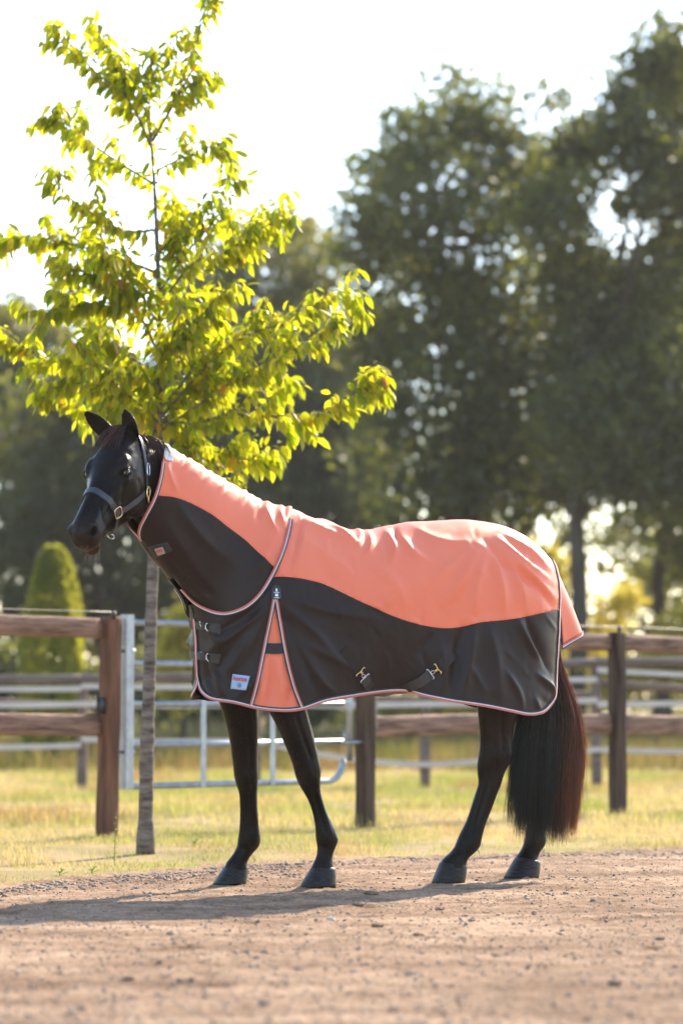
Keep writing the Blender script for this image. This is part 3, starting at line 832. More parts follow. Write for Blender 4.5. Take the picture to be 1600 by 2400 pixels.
big_tree('broadleaf_tree', 'second tall trunk with heavy low boughs right of the open-topped tree', 60,
         [(1560, 1180, 120), (1650, 1000, 170), (1600, 1330, 90), (1700, 700, 200), (1690, 1250, 130)], 1545, 6000, 0.22, M_DARKLEAF, 3, trunk_r=0.2)
big_tree('broadleaf_tree', 'hazy rounded tree further off behind the right boughs of the young tree', 78,
         [(700, 565, 75), (760, 620, 80), (620, 560, 75), (540, 610, 90), (470, 690, 90), (640, 680, 130), (760, 780, 130), (520, 800, 140), (670, 880, 170), (800, 920, 130), (560, 1000, 160), (720, 1060, 160)], 650, 11000, 0.30, M_MIDLEAF, 4, trunk_r=0.25)
big_tree('broadleaf_tree', 'hazy low tree far behind the left boughs of the young tree', 80,
         [(35, 770, 75), (-40, 820, 110), (110, 840, 90), (30, 900, 130), (170, 930, 120), (-60, 960, 130), (100, 1020, 140)], 60, 7000, 0.30, M_MIDLEAF, 5, trunk_r=0.22)
big_tree('broadleaf_tree', 'dense dark tree in the shaded wood directly behind the head', 74,
         [(120, 1010, 130), (260, 960, 140), (380, 920, 120), (200, 1130, 150), (60, 1160, 150), (340, 1100, 160), (460, 1050, 140), (120, 1300, 150), (260, 1280, 150), (400, 1270, 150), (-60, 1250, 150), (320, 1430, 130), (60, 1450, 140), (190, 1440, 130)], 240, 14000, 0.28, M_DARKLEAF, 6, trunk_r=0.25)
big_tree('broadleaf_tree', 'dense dark tree in the shaded wood behind the withers', 76,
         [(560, 1050, 140), (680, 1020, 150), (800, 1050, 150), (900, 1150, 130), (600, 1200, 160), (760, 1200, 160), (520, 1330, 150), (680, 1350, 150), (850, 1330, 150), (600, 1480, 130), (760, 1480, 130), (450, 1460, 120)], 700, 13000, 0.28, M_DARKLEAF, 7, trunk_r=0.25)
big_tree('broadleaf_tree', 'shorter pale-leaved tree in the gap between the two dark tall trees', 80,
         [(1150, 1180, 110), (1250, 1080, 120), (1080, 1060, 120), (1000, 1380, 130), (1130, 1420, 130), (1280, 1400, 70), (1420, 1480, 70), (1500, 1400, 80), (1580, 1480, 80), (1250, 1000, 150), (1450, 960, 150), (1560, 880, 140), (1400, 1250, 100), (1500, 1280, 110), (1320, 1500, 90), (1400, 1600, 90), (1520, 1600, 90), (1600, 1350, 110), (1200, 1550, 120), (1050, 1550, 120)], 1240, 9500, 0.28, M_MIDLEAF, 8, trunk_r=0.2)
big_tree('broadleaf_tree', 'broad dark tree of the wood beyond the right end of the weathered fence', 62,
         [(1900, 300, 170), (2050, 420, 180), (1850, 560, 190), (2000, 700, 200), (1880, 900, 200), (2080, 950, 190), (1950, 1150, 200), (1850, 1300, 150), (2050, 1330, 150)], 1950, 9000, 0.26, M_DARKLEAF, 31, trunk_r=0.25)
big_tree('broadleaf_tree', 'lower round tree at the far right end of the wood', 68,
         [(2350, 700, 180), (2250, 850, 170), (2450, 880, 180), (2350, 1050, 190), (2250, 1200, 160), (2450, 1250, 170), (2600, 1100, 160)], 2350, 8000, 0.27, M_DARKLEAF, 32, trunk_r=0.22)
big_tree('broadleaf_tree', 'dark tree of the wood beyond the left end of the reddish fence', 72,
         [(-300, 900, 160), (-420, 1000, 170), (-250, 1080, 160), (-380, 1200, 170), (-260, 1330, 150), (-500, 1150, 160), (-420, 1400, 150), (-600, 1300, 160)], -350, 9000, 0.28, M_DARKLEAF, 33, trunk_r=0.24)
# the long hedge under the wood, and single shrubs
def shrub(name, label, Y, lobes, n, size, mat, seed, flat=1.0, cat='shrub', trunk_r=0.05):
    return big_tree(name, label, Y, lobes, lobes[0][0], n, size, mat, seed, trunk_r=trunk_r, flat=flat, cat=cat)
shrub('golden_shrub', 'golden yellow shrub seen above the gate left of the chest', 42, [(425, 1480, 38, 0), (405, 1530, 40, .2), (445, 1440, 28, 0), (390, 1560, 40, -.2), (450, 1570, 45, .2), (420, 1620, 50, 0)], 2600, 0.10, M_GOLDLEAF, 21)
shrub('sunlit_shrub', 'bright green shrub behind the right hand fence rails', 52, [(1560, 1560, 60, 0), (1600, 1480, 60, .3), (1480, 1590, 50, 0), (1420, 1610, 50, .2), (1650, 1570, 80, 0)], 3000, 0.13, M_GOLDLEAF, 22)
shrub('sunlit_shrub', 'low bright shrub glimpsed below the belly between fence posts', 54, [(900, 1660, 40, 0), (960, 1670, 45, .2), (1040, 1660, 45, .1), (850, 1680, 40, 0), (1110, 1670, 40, 0)], 2600, 0.13, M_GOLDLEAF, 23)
shrub('sunlit_shrub', 'tall sunlit shrub in the bright gap behind the croup', 66, [(1255, 1300, 45, 0), (1230, 1260, 35, .2), (1300, 1350, 55, 0), (1260, 1420, 60, .2), (1430, 1440, 50, 0), (1400, 1500, 60, .1), (1470, 1400, 45, 0), (1330, 1560, 70, 0)], 2600, 0.14, M_GOLDLEAF, 26)
shrub('hedge_shrub', 'broad dull green shrub low behind the gate rails', 56, [(480, 1640, 60, 0), (560, 1620, 60, .3), (380, 1650, 60, 0), (660, 1640, 60, .2), (740, 1640, 60, 0)], 5000, 0.17, M_DARKLEAF, 24)
shrub('hedge_shrub', 'dark spreading shrub low behind the left fence rails', 57, [(40, 1590, 80, 0), (-60, 1600, 90, .2), (150, 1610, 70, 0), (250, 1620, 70, .3), (320, 1600, 70, 0)], 5000, 0.17, M_DARKLEAF, 25)
# clipped cone conifer behind the left fence
def cone_tree():
    Y = 38.0
    base = np.array([(125 - 800) / FPX * Y, Y, -0.03])
    t = thing('cone_conifer', base, 'clipped cone-shaped conifer with a sunlit right edge behind the left fence', 'conifer')
    top = at_depth(127, 1283, Y)[2]
    r = np.random.default_rng(5)
    n = 9000
    h = r.random(n) ** 0.8
    z = 0.05 + (top - 0.05) * h
    rad_at = np.interp(h, [0, 0.08, 0.3, 0.6, 0.8, 0.93, 1.0], [0.38, 0.44, 0.46, 0.42, 0.33, 0.22, 0.09]) * 0.95
    a = r.uniform(0, 6.283, n)
    rr = rad_at * (1 - 0.35 * r.random(n) ** 2.5) * (1 + 0.08 * np.sin(a * 5 + h * 9))
    P = np.stack([base[0] + rr * np.cos(a), Y + rr * np.sin(a), z], 1)
    D = nrm(np.stack([np.cos(a) * 0.6, np.sin(a) * 0.6, 0 * a + 0.9], 1) + 0.4 * r.standard_normal((n, 3)))
    N = nrm(r.standard_normal((n, 3)) + np.stack([np.cos(a), np.sin(a), 0 * a], 1))
    W = nrm(np.cross(N, D)); s = (0.085 * r.uniform(0.6, 1.3, n))[:, None]
    V = np.stack([P - D * s * .4, P + W * s * .3, P + D * s * .6, P - W * s * .3], 1).reshape(-1, 3)
    mesh_obj('crown', V, np.arange(n * 4).reshape(-1, 4), M_CON, t, smooth=False)
    V, F = tube(np.array([base, base + UPZ * top * 0.5, base + UPZ * top * 0.9]), [0.06, 0.04, 0.01], 8)
    mesh_obj('trunk', V, F, M_TRUNK, t)
M_CON = bleaf('conifer_scale', (0.055, 0.072, 0.016), (0.095, 0.11, 0.022), (0.55, 0.54, 0.05), 0.45)
cone_tree()

# ================================================================== HORSE
M_COAT = pmat('dark_bay_coat', (0.0055, 0.0036, 0.0028), (0.013, 0.0085, 0.006), scale=7, rough=0.36, bump=0.12, bscale=220, sheen=0.0, spec=0.13, attr='tint')
M_HOOF = pmat('hoof_horn', (0.006, 0.006, 0.007), (0.040, 0.034, 0.029), scale=30, rough=0.38, bump=0.25, bscale=40, stretch=(1, 1, 6), spec=0.2)
M_EYE = pmat('eye_gloss', (0.008, 0.005, 0.004), rough=0.06, spec=0.8, coat=0.6)
M_HAIR = pmat('horse_hair', (0.9, 0.9, 0.9), (1, 1, 1), scale=20, rough=0.38, attr='tint', translucent=0.35, tcol=(2.2, 1.7, 1.2), spec=0.6)

TH = math.radians(26)
HO = np.array([0.175, 12.75, 0.0])
HU = np.array([math.cos(TH), math.sin(TH), 0.0])        # towards the tail
HV = np.array([math.sin(TH), -math.cos(TH), 0.0])       # towards the near (camera) side
EYE_ = np.array([0, 0, CAM_H])
def hp(px, py, v):
    """photo pixel -> point in the vertical plane v metres to the near side of the horse's midline"""
    d = ray(px, py)
    return EYE_ + d * ((v + np.dot(HO - EYE_, HV)) / np.dot(d, HV))
def hpd(px, py, v): return hp(px * S98, py * S98, v)

# rings of the rug/body loft: T (spine pixel), B (near hem pixel), half width, bottom width fraction, midline shift, drape
RINGS = [((335, 1003), (298, 1185), .095, 0, .14, 0), ((368, 1024), (320, 1222), .100, 0, .12, 0), ((420, 1051), (352, 1272), .115, 0, .10, 0), ((480, 1089), (392, 1322), .135, 0, .07, 0),
         ((540, 1124), (436, 1382), .160, 0, .04, 0), ((590, 1151), (450, 1440), .195, 0, .02, .1), ((625, 1162), (454, 1510), .225, 0, .01, .3), ((645, 1166), (460, 1566), .240, .06, 0, .5),
         ((662, 1170), (485, 1599), .250, .45, 0, .8), ((680, 1175), (540, 1612), .258, .75, 0, 1), ((705, 1185), (605, 1627), .265, .92, 0, 1), ((735, 1193), (680, 1629), .272, .98, 0, 1),
         ((770, 1203), (750, 1607), .280, .95, 0, 1), ((805, 1215), (810, 1596), .285, .88, 0, 1), ((845, 1217), (870, 1587), .288, .78, 0, 1), ((890, 1208), (930, 1585), .285, .82, 0, 1),
         ((940, 1199), (980, 1597), .280, .95, 0, 1), ((1000, 1196), (1040, 1609), .280, 1.02, 0, 1), ((1060, 1194), (1110, 1619), .280, 1.04, 0, 1), ((1120, 1200), (1170, 1631), .272, 1.04, 0, 1),
         ((1168, 1216), (1212, 1639), .255, 1.04, 0, 1), ((1205, 1238), (1243, 1634), .230, 1.03, 0, 1), ((1232, 1260), (1264, 1615), .195, 1.02, 0, 1), ((1250, 1278), (1274, 1585), .160, 1.0, 0, 1)]
NS, NT = 300, 80
_T = np.array([hpd(*r[0], r[4]) for r in RINGS])
_B = np.array([hpd(*r[1], r[4] + r[2] * r[3]) - HV * (r[4] + r[2] * r[3]) + HV * r[4] for r in RINGS])
_par = np.array([[r[2], r[3], r[5]] for r in RINGS])
def cr_interp(P, n):
    P = np.asarray(P, float); m = len(P)
    Q = np.vstack([2 * P[0] - P[1], P, 2 * P[-1] - P[-2]])
    x = np.linspace(0, m - 1 - 1e-9, n); i = x.astype(int); t = (x - i)[:, None]
    a, b, c, d = Q[i], Q[i + 1], Q[i + 2], Q[i + 3]
    return 0.5 * ((2 * b) + (-a + c) * t + (2 * a - 5 * b + 4 * c - d) * t ** 2 + (-a + 3 * b - 3 * c + d) * t ** 3)
def half_ring(k, fB, tau):
    g0 = (1 - np.cos(math.pi * tau)) / 2; f0 = np.clip(np.sin(math.pi * tau), 0, 1) ** np.where(tau > .5, 0.9 - 0.42 * min(1, k / .3), 0.9)
    ph = np.clip(tau / .45, 0, 1) * math.pi / 2; q = np.clip((tau - .45) / .55, 0, 1)
    g1 = np.where(tau < .45, .45 * (1 - np.cos(ph)), .45 + .55 * q)
    f1 = np.where(tau < .45, np.sin(ph) ** 0.9, 1 + (fB - 1) * q ** 1.8)
    g = g0 * (1 - k) + g1 * k; f = f0 * (1 - k) + f1 * k
    return g, f
def loft(Tn, Bn, par, ns, nt, side):
    T = cr_interp(Tn, ns); B = cr_interp(Bn, ns); p = cr_interp(par, ns)
    tau = np.linspace(0, 1, nt)
    out = np.zeros((ns, nt, 3))
    ctr = (T + B) / 2
    k4 = int(ns * 4 / (len(Tn) - 1)); nt_ = ctr[k4] - ctr[0]; nt_[2] = 0; nt_ = nrm(nt_)      # heading of the neck
    bl = np.clip(np.linspace(0, len(Tn) - 1, ns) / 6.0, 0, 1); bl = (bl * bl * (3 - 2 * bl))[:, None]
    lat = nrm(np.array([nt_[1], -nt_[0], 0])[None] * (1 - bl) + HV[None] * bl)
    for i in range(ns):
        g, f = half_ring(min(max(p[i, 2], 0), 1), p[i, 1], tau)
        out[i] = T[i] + (B[i] - T[i]) * g[:, None] + lat[i] * (side * p[i, 0] * f)[:, None]
    return out
def grid_normals(G, side):
    du = np.gradient(G, axis=0); dv = np.gradient(G, axis=1)
    n = np.cross(dv, du) * side
    return nrm(n)

# -------- body volumes that are merged into one skin
body = []
def add_closed(V, F): body.append((np.asarray(V, float), F))
def ring_loft(R):
    """R: list of closed rings (m,3) -> closed mesh"""
    R = [np.asarray(r) for r in R]; m = len(R[0]); V = np.concatenate(R); F = [list(range(m))[::-1], [(len(R) - 1) * m + j for j in range(m)]]
    for i in range(len(R) - 1):
        for j in range(m):
            k = (j + 1) % m; F.append([i * m + j, i * m + k, (i + 1) * m + k, (i + 1) * m + j])
    return V, F
# torso + neck: the loft shrunk inside the rug
par_in = _par.copy(); par_in[:, 0] = np.maximum(par_in[:, 0] - 0.028, 0.05); par_in[:, 2] *= 0.0
Tin = _T + nrm(_B - _T) * 0.03; Bin = _B + nrm(_T - _B) * np.interp(np.arange(len(RINGS)), [0, 5, 8, 12, 16, 23], [0.02, 0.03, 0.12, 0.06, 0.06, 0.16])[:, None]
nL = loft(Tin, Bin, par_in, 60, 20, 1); fL = loft(Tin, Bin, par_in, 60, 20, -1)
rings = [np.concatenate([nL[i], fL[i][1:-1][::-1]]) for i in range(60)]
add_closed(*ring_loft(rings))

def leg_rings(rows, sc_depth, axis_depth, nseg=14):
    """rows: (left px, right px, y px, v at centre, lateral/visible ratio) in photo pixels"""
    out = []
    for (xl, xr, y, v, k) in rows:
        a = hp(xl, y, v); b = hp(xr, y, v)
        c = (a + b) / 2; r = (b - a) / 2
        rl = np.linalg.norm(r) * k
        ang = np.linspace(0, 2 * math.pi, nseg, endpoint=False)
        out.append(np.array([c + r * math.cos(q) + axis_depth * rl * math.sin(q) for q in ang]))
    return out
def densify(rings, n):
    A = np.array(rings); m = A.shape[1]
    B = cr_interp(A.reshape(len(A), -1), n)
    return [b.reshape(m, 3) for b in B]
def c4(x, y): return (450 + x * .2551, 1600 + y * .2551)
def c5(x, y): return (950 + x * .287, 1550 + y * .287)
VN, VF = 0.150, -0.150
def leg(rows, conv, v0, v1, ks):
    R = []
    n = len(rows)
    for i, (y, xl, xr) in enumerate(rows):
        a = conv(xl, y); b = conv(xr, y)
        v = v0 + (v1 - v0) * (y - rows[0][0]) / (rows[-1][0] - rows[0][0])
        R.append((a[0], b[0], a[1], v, ks[i]))
    add_closed(*ring_loft(densify(leg_rings(R, 1, HV), 60)))
# v (side offset) of each hoof from its ground contact pixel
def v_of(px, py): return float(np.dot(on_ground(px, py) - HO, HV))
v_ff, v_fn, v_hn, v_hf = v_of(545, 2071), v_of(742, 2080), v_of(1050, 2068), v_of(1222, 2056)
far_front = [(-120, 150, 640), (60, 205, 605), (200, 262, 600), (350, 310, 606), (550, 355, 602), (680, 372, 600), (780, 384, 600), (870, 395, 600), (950, 415, 597), (1020, 436, 597), (1150, 442, 602), (1300, 440, 612), (1380, 433, 622), (1450, 424, 624), (1500, 418, 612), (1550, 395, 570), (1600, 362, 530), (1650, 322, 502), (1700, 305, 506), (1745, 290, 506)]
kf = [.75, .78, .8, .85, .85, .85, .9, .95, .95, .85, .7, .7, .8, .85, .85, .85, .85, .9, .95, .93]
leg(far_front, c4, -0.145, v_ff, kf)
near_front = [(-150, 480, 960), (50, 590, 1010), (250, 705, 1045), (400, 785, 1085), (550, 850, 1125), (700, 912, 1160), (780, 938, 1176), (850, 955, 1174), (930, 985, 1170), (1020, 1035, 1182), (1100, 1075, 1208), (1200, 1108, 1242), (1300, 1130, 1288), (1380, 1138, 1322), (1440, 1143, 1338), (1500, 1152, 1320), (1560, 1152, 1296), (1620, 1136, 1286), (1700, 1102, 1296), (1745, 1085, 1296)]
leg(near_front, c4, 0.145, v_fn, kf)
near_hind = [(-500, 440, 1150), (-200, 520, 1120), (100, 565, 1050), (370, 588, 930), (500, 600, 885), (640, 610, 866), (740, 603, 872), (800, 594, 862), (860, 588, 828), (930, 592, 795), (1000, 597, 775), (1100, 565, 735), (1200, 535, 700), (1300, 500, 660), (1380, 462, 632), (1450, 430, 614), (1510, 408, 600), (1560, 370, 560), (1610, 316, 502), (1670, 284, 486), (1715, 270, 486)]
kh = [.5, .55, .55, .55, .6, .6, .62, .65, .65, .7, .75, .75, .75, .75, .8, .85, .85, .85, .9, .95, .93]
leg(near_hind, c5, 0.15, v_hn, kh)
far_hind = [(-500, 700, 1230), (-200, 760, 1230), (100, 820, 1210), (370, 870, 1190), (500, 900, 1185), (640, 930, 1195), (740, 950, 1205), (800, 960, 1200), (860, 968, 1180), (930, 985, 1165), (1000, 995, 1155), (1100, 1000, 1145), (1200, 1000, 1138), (1300, 995, 1130), (1380, 985, 1130), (1450, 978, 1140), (1500, 965, 1130), (1550, 940, 1095), (1600, 906, 1074), (1655, 884, 1086), (1695, 872, 1086)]
leg(far_hind, c5, -0.15, v_hf, kh)

# -------- head in its own frame: t poll->nose, f out of the face, r near side
PSI, HPIT = math.radians(60), math.radians(52)
HH = np.array([-math.cos(PSI), -math.sin(PSI), 0])
E_D = HH * math.cos(HPIT) - UPZ * math.sin(HPIT)
E_F = HH * math.sin(HPIT) + UPZ * math.cos(HPIT)
E_R = np.array([math.sin(PSI), -math.cos(PSI), 0])
# a little roll so that the far side hangs as in the photograph
POLL = hpd(274, 994, 0.19)
def hl(t, f, r): return POLL + E_D * t + E_F * f + E_R * r
# t, face f, jaw f, half width upper, half width mid, half width lower
HEAD = [(-0.045, -0.045, -0.125, .030, .045, .040), (-0.015, -0.012, -0.190, .050, .070, .060), (0.03, 0.006, -0.235, .062, .084, .066), (0.08, 0.014, -0.262, .076, .095, .068), (0.13, 0.017, -0.278, .088, .106, .068),
        (0.17, 0.014, -0.285, .086, .111, .068), (0.21, 0.010, -0.286, .072, .104, .066), (0.255, 0.006, -0.277, .056, .090, .058), (0.30, 0.003, -0.256, .046, .077, .050), (0.34, 0.001, -0.232, .041, .068, .044), (0.38, 0.0, -0.208, .038, .062, .040),
        (0.42, -0.002, -0.190, .038, .059, .040), (0.455, -0.005, -0.178, .042, .061, .042), (0.485, -0.011, -0.170, .046, .064, .044), (0.515, -0.022, -0.160, .045, .062, .044), (0.54, -0.040, -0.146, .036, .051, .039), (0.555, -0.060, -0.122, .022, .032, .026)]
HEAD_A = cr_interp(np.array(HEAD), 50)
hr = []
for (t, ft, fb, wu, wm, wl) in HEAD_A:
    pr = []
    h = ft - fb
    # near half outline from face centre to jaw centre
    pts = np.array([(0, ft), (wu * .6, ft - .006), (wu, ft - .018 - 0.04 * h), (wm * .93, ft - .22 * h), (wm, ft - .42 * h), (wm * .95, ft - .62 * h), (wl, ft - .82 * h), (wl * .55, fb + .012), (0, fb)])
    c = catmull(pts, 15)
    near = [hl(t, f, r) for (r, f) in c]
    far = [hl(t, f, -r) for (r, f) in c[1:-1][::-1]]
    hr.append(np.array(near + far))
add_closed(*ring_loft(hr))
def blob(c, axes, radii):
    V = ICO3_V[:, 0:1] * axes[0] * radii[0] + ICO3_V[:, 1:2] * axes[1] * radii[1] + ICO3_V[:, 2:3] * axes[2] * radii[2] + c
    add_closed(V, ICO3_F.tolist())
AX = (E_D, E_F, E_R)
for s in (1, -1):
    blob(hl(0.165, -0.022, s * 0.080), AX, (0.052, 0.026, 0.026))       # brow
    blob(hl(0.205, -0.066, s * 0.090), AX, (0.036, 0.020, 0.018))       # lower lid
    blob(hl(0.19, -0.185, s * 0.062), AX, (0.105, 0.095, 0.034))        # cheek
    blob(hl(0.500, -0.056, s * 0.047), AX, (0.032, 0.030, 0.021))       # nostril flare
blob(hl(0.528, -0.108, 0), AX, (0.032, 0.032, 0.042))                   # upper lip
blob(hl(0.512, -0.158, 0), AX, (0.032, 0.022, 0.034))                   # lower lip / chin
# throat: joins the jaw to the neck
neck_c = _T[0] * 0.5 + _B[0] * 0.5
for q in np.linspace(0, 1, 6):
    c = hl(0.075, -0.125, 0) * (1 - q) + (neck_c + (_T[1] + _B[1]) / 2) / 2 * q
    blob(c, (nrm(_B[0] - _T[0]), nrm(np.cross(E_R, _B[0] - _T[0])), E_R), (0.125 + 0.02 * q, 0.07, 0.082 + 0.005 * q))
# ears: cupped leaves, thick enough for the skin
def ear(base, tip, face, width):
    ax = nrm(tip - base); L = np.linalg.norm(tip - base)
    fx = nrm(face - ax * np.dot(face, ax)); sx = np.cross(ax, fx)
    R = []
    for q in np.linspace(0, 1, 16):
        w = width * np.interp(q, [0, .12, .35, .6, .82, .94, 1], [.70, .90, 1.04, .98, .70, .42, .16])
        curl = np.interp(q, [0, .3, 1], [1.5, 1.15, .6])
        c = base + ax * L * q + fx * 0.012 * math.sin(q * 2.6)
        ring = []
        th = 0.008 * (1 - 0.45 * q)
        for a in np.linspace(-curl, curl, 9):
            ring.append(c + sx * w * math.sin(a) / math.sin(min(curl, 1.57)) - fx * w * 0.85 * (math.cos(a) - 0.4))
        for a in np.linspace(curl, -curl, 9):
            ring.append(c + sx * (w - th) * math.sin(a) / math.sin(min(curl, 1.57)) - fx * (w - th * 1.0) * 0.85 * (math.cos(a) - 0.4) + fx * th * 0.9)
        R.append(np.array(ring))
    add_closed(*ring_loft(R))
nb = hl(-0.012, -0.028, 0.052); fb_ = hl(-0.008, -0.024, -0.054)
near_tip = at_depth(286 * S98, 938 * S98, nb[1] - 0.01); far_tip = at_depth(194 * S98, 944 * S98, fb_[1] - 0.02)
ear(nb - nrm(near_tip - nb) * 0.02, near_tip, HH * 0.75 + E_R * 0.05, 0.039)
ear(fb_ - nrm(far_tip - fb_) * 0.02, far_tip, HH * 0.9 - E_R * 0.1, 0.042)

mbb = MB()
for v_, f_ in body: mbb.add(v_, f_)
tmp = raw_mesh('skin_src', np.concatenate(mbb.v), mbb.f)
tob = bpy.data.objects.new('skin_src', tmp); COL.objects.link(tob)
md = tob.modifiers.new('r', 'REMESH'); md.mode = 'VOXEL'; md.voxel_size = 0.0062; md.use_smooth_shade = True
sm = tob.modifiers.new('s', 'SMOOTH'); sm.factor = 0.5; sm.iterations = 7
dg = bpy.context.evaluated_depsgraph_get()
ev = tob.evaluated_get(dg)
skin = bpy.data.meshes.new_from_object(ev)
bpy.data.objects.remove(tob); 
nv = len(skin.vertices)
SV = np.zeros(nv * 3); skin.vertices.foreach_get('co', SV); SV = SV.reshape(-1, 3)
SN = np.zeros(nv * 3); skin.vertices.foreach_get('normal', SN); SN = SN.reshape(-1, 3)
LT = np.stack([(SV - POLL) @ E_D, (SV - POLL) @ E_F, (SV - POLL) @ E_R], 1)
def dent(c, rad, depth, dirw=None, power=2):
    q = ((LT - np.array(c)) / np.array(rad)); d2 = (q ** 2).sum(1)
    w = np.clip(1 - d2, 0, 1) ** power
    global SV
    dv = (E_D * dirw[0] + E_F * dirw[1] + E_R * dirw[2]) if dirw is not None else -SN
    SV = SV + (w * depth)[:, None] * dv
for s in (1, -1):
    dent((0.507, -0.054, s * 0.062), (0.026, 0.019, 0.03), 0.034, (-0.35, -0.35, -s * 0.9), 1.2)   # nostril
    dent((0.190, -0.043, s * 0.110), (0.021, 0.014, 0.03), 0.010, (0, 0, -s), 1)                    # eye socket
    dent((0.110, -0.020, s * 0.09), (0.04, 0.03, 0.05), 0.005, (0, 0, -s))                          # hollow above the eye
    dent((0.34, -0.085, s * 0.068), (0.09, 0.022, 0.04), 0.008, (0, 0, -s))                         # below the facial crest
    for t_ in np.linspace(0.45, 0.56, 10):                                                           # mouth line
        dent((t_, -0.130 - 0.06 * (0.56 - t_), s * 0.045), (0.010, 0.0045, 0.05), 0.007, (0, 0, -s), 1)
# tendon groove and muscle relief is light; keep hooves flat on the ground
# relief traced on the visible side: muscle bellies (+) and grooves (-) in photo pixels
def seg_d(P, pts):
    pts = np.asarray(pts, float); best = np.full(len(P), 1e9)
    for i in range(len(pts) - 1):
        a_, b_ = pts[i], pts[i + 1]; ab = b_ - a_
        t = np.clip(((P - a_) @ ab) / (ab @ ab), 0, 1); best = np.minimum(best, np.linalg.norm(P - (a_ + t[:, None] * ab), axis=1))
    return best
PXV = project(SV)
facing = np.clip(-(SN @ np.array([0, 1.0, 0])) * 2.0, 0, 1)
vrel = (SV - HO) @ HV
def relief(pts, conv, sg, amp, sel):
    d = seg_d(PXV, [conv(*p) for p in pts])
    global SV
    SV = SV + SN * (amp * np.exp(-(d / sg) ** 2) * facing * sel)[:, None]
legs_z = SV[:, 2] < 0.95
nearL = (vrel > 0.0) & legs_z; farL = (vrel <= 0.02) & legs_z
one = np.ones(len(SV), bool)
for pts, sg, amp in [([(860, 300), (960, 560), (1030, 700)], 14, .006), ([(960, 330), (1040, 560), (1090, 690)], 5, -.006), ([(1060, 780), (1075, 860)], 12, .007), ([(1010, 800), (1000, 860)], 6, -.004), ([(1080, 940), (1115, 950)], 5, -.004), ([(1130, 1040), (1190, 1250), (1225, 1370)], 4.5, -.008), ([(1165, 1050), (1235, 1260), (1275, 1380)], 4.5, .005), ([(1240, 1430), (1250, 1470)], 12, .005), ([(1150, 1500), (1290, 1520)], 6, -.004)]:
    relief(pts, c4, sg, amp, nearL)
for pts, sg, amp in [([(380, 300), (440, 560), (470, 700)], 14, .006), ([(500, 300), (530, 560), (540, 780)], 5, -.006), ([(490, 850), (500, 930)], 12, .007), ([(540, 880), (560, 960)], 5, -.004), ([(530, 1030), (540, 1250), (560, 1370)], 4.5, -.008), ([(570, 1030), (580, 1250)], 4.5, .004), ([(520, 1430), (520, 1470)], 12, .005), ([(420, 1520), (560, 1540)], 6, -.004)]:
    relief(pts, c4, sg, amp, farL)
for pts, sg, amp in [([(650, 420), (690, 600), (700, 700)], 16, .006), ([(780, 420), (790, 600), (800, 720)], 6, -.007), ([(830, 640), (840, 760)], 6, .005), ([(690, 760), (700, 850)], 14, .005), ([(740, 820), (730, 900)], 6, -.006), ([(680, 980), (620, 1180), (560, 1380)], 5, -.008), ([(720, 980), (665, 1180), (610, 1340)], 5, .005), ([(620, 1000), (560, 1200), (500, 1370)], 6, .003), ([(510, 1470), (520, 1500)], 12, .005), ([(400, 1540), (540, 1570)], 6, -.004)]:
    relief(pts, c5, sg, amp, nearL)
ch_ = lambda x, y: (150 + x / 5.227, 940 + y / 5.227)
isH = (LT[:, 0] > -0.02) & (LT[:, 0] < 0.62) & (SV[:, 2] > 1.1)
for pts, sg, amp in [([(690, 1010), (640, 1180), (600, 1280)], 4, .005), ([(740, 1060), (700, 1230)], 4, -.004), ([(930, 980), (960, 1150), (930, 1330), (830, 1440)], 6, -.005), ([(800, 780), (860, 860)], 2.5, -.003), ([(740, 830), (800, 800), (850, 830)], 2.2, .003), ([(720, 950), (800, 965)], 2.2, .003), ([(450, 1300), (480, 1450), (520, 1560)], 4, -.004), ([(560, 1000), (520, 1150)], 6, -.003), ([(330, 1460), (420, 1500), (430, 1600)], 2.5, .004), ([(500, 1560), (470, 1640), (420, 1760)], 4, .004)]:
    relief(pts, ch_, sg, amp, isH)
SV = SV + SN * (0.0016 * fbm(PXV[:, 0] / 16, PXV[:, 1] / 16, 88, 3) * facing)[:, None]
skin.vertices.foreach_set('co', SV.ravel())
skin.update()
skin.polygons.foreach_set('use_smooth', np.ones(len(skin.polygons), dtype=bool))
skin.materials.clear(); skin.materials.append(M_COAT)
HB = np.array([HO[0], HO[1], 0.0])
horse = thing('horse', HB, 'dark bay horse standing side-on with head turned towards the viewer', 'horse')
SV2 = SV - HB
skin.vertices.foreach_set('co', SV2.ravel()); skin.update()
skin.name = 'horse_body'
tint = np.ones((nv, 3))
lip = np.clip((LT[:, 0] - 0.47) / 0.06, 0, 1) * np.clip((-0.085 - LT[:, 1]) / 0.04, 0, 1) * isH
tint += lip[:, None] * np.array([3.2, 2.2, 1.6])
muz = np.clip((LT[:, 0] - 0.40) / 0.10, 0, 1) * isH
tint += muz[:, None] * np.array([0.9, 0.8, 0.8])
up_ = np.clip((SV[:, 2] - 0.35) / 0.4, 0, 1) * legs_z
tint += up_[:, None] * np.array([0.45, 0.25, 0.15]) * np.clip(0.5 + fbm(SV[:, 0] * 6, SV[:, 2] * 6, 5, 3), 0, 1)[:, None]
set_color_attr(skin, tint)
hbody = bpy.data.objects.new('body', skin); COL.objects.link(hbody); hbody.parent = horse; ORG[hbody] = HB
# split by nothing: one continuous skin
SKIN_F = [tuple(p.vertices) for p in skin.polygons]
SKIN_BVH = BVHTree.FromPolygons([Vector(v) for v in SV], SKIN_F)

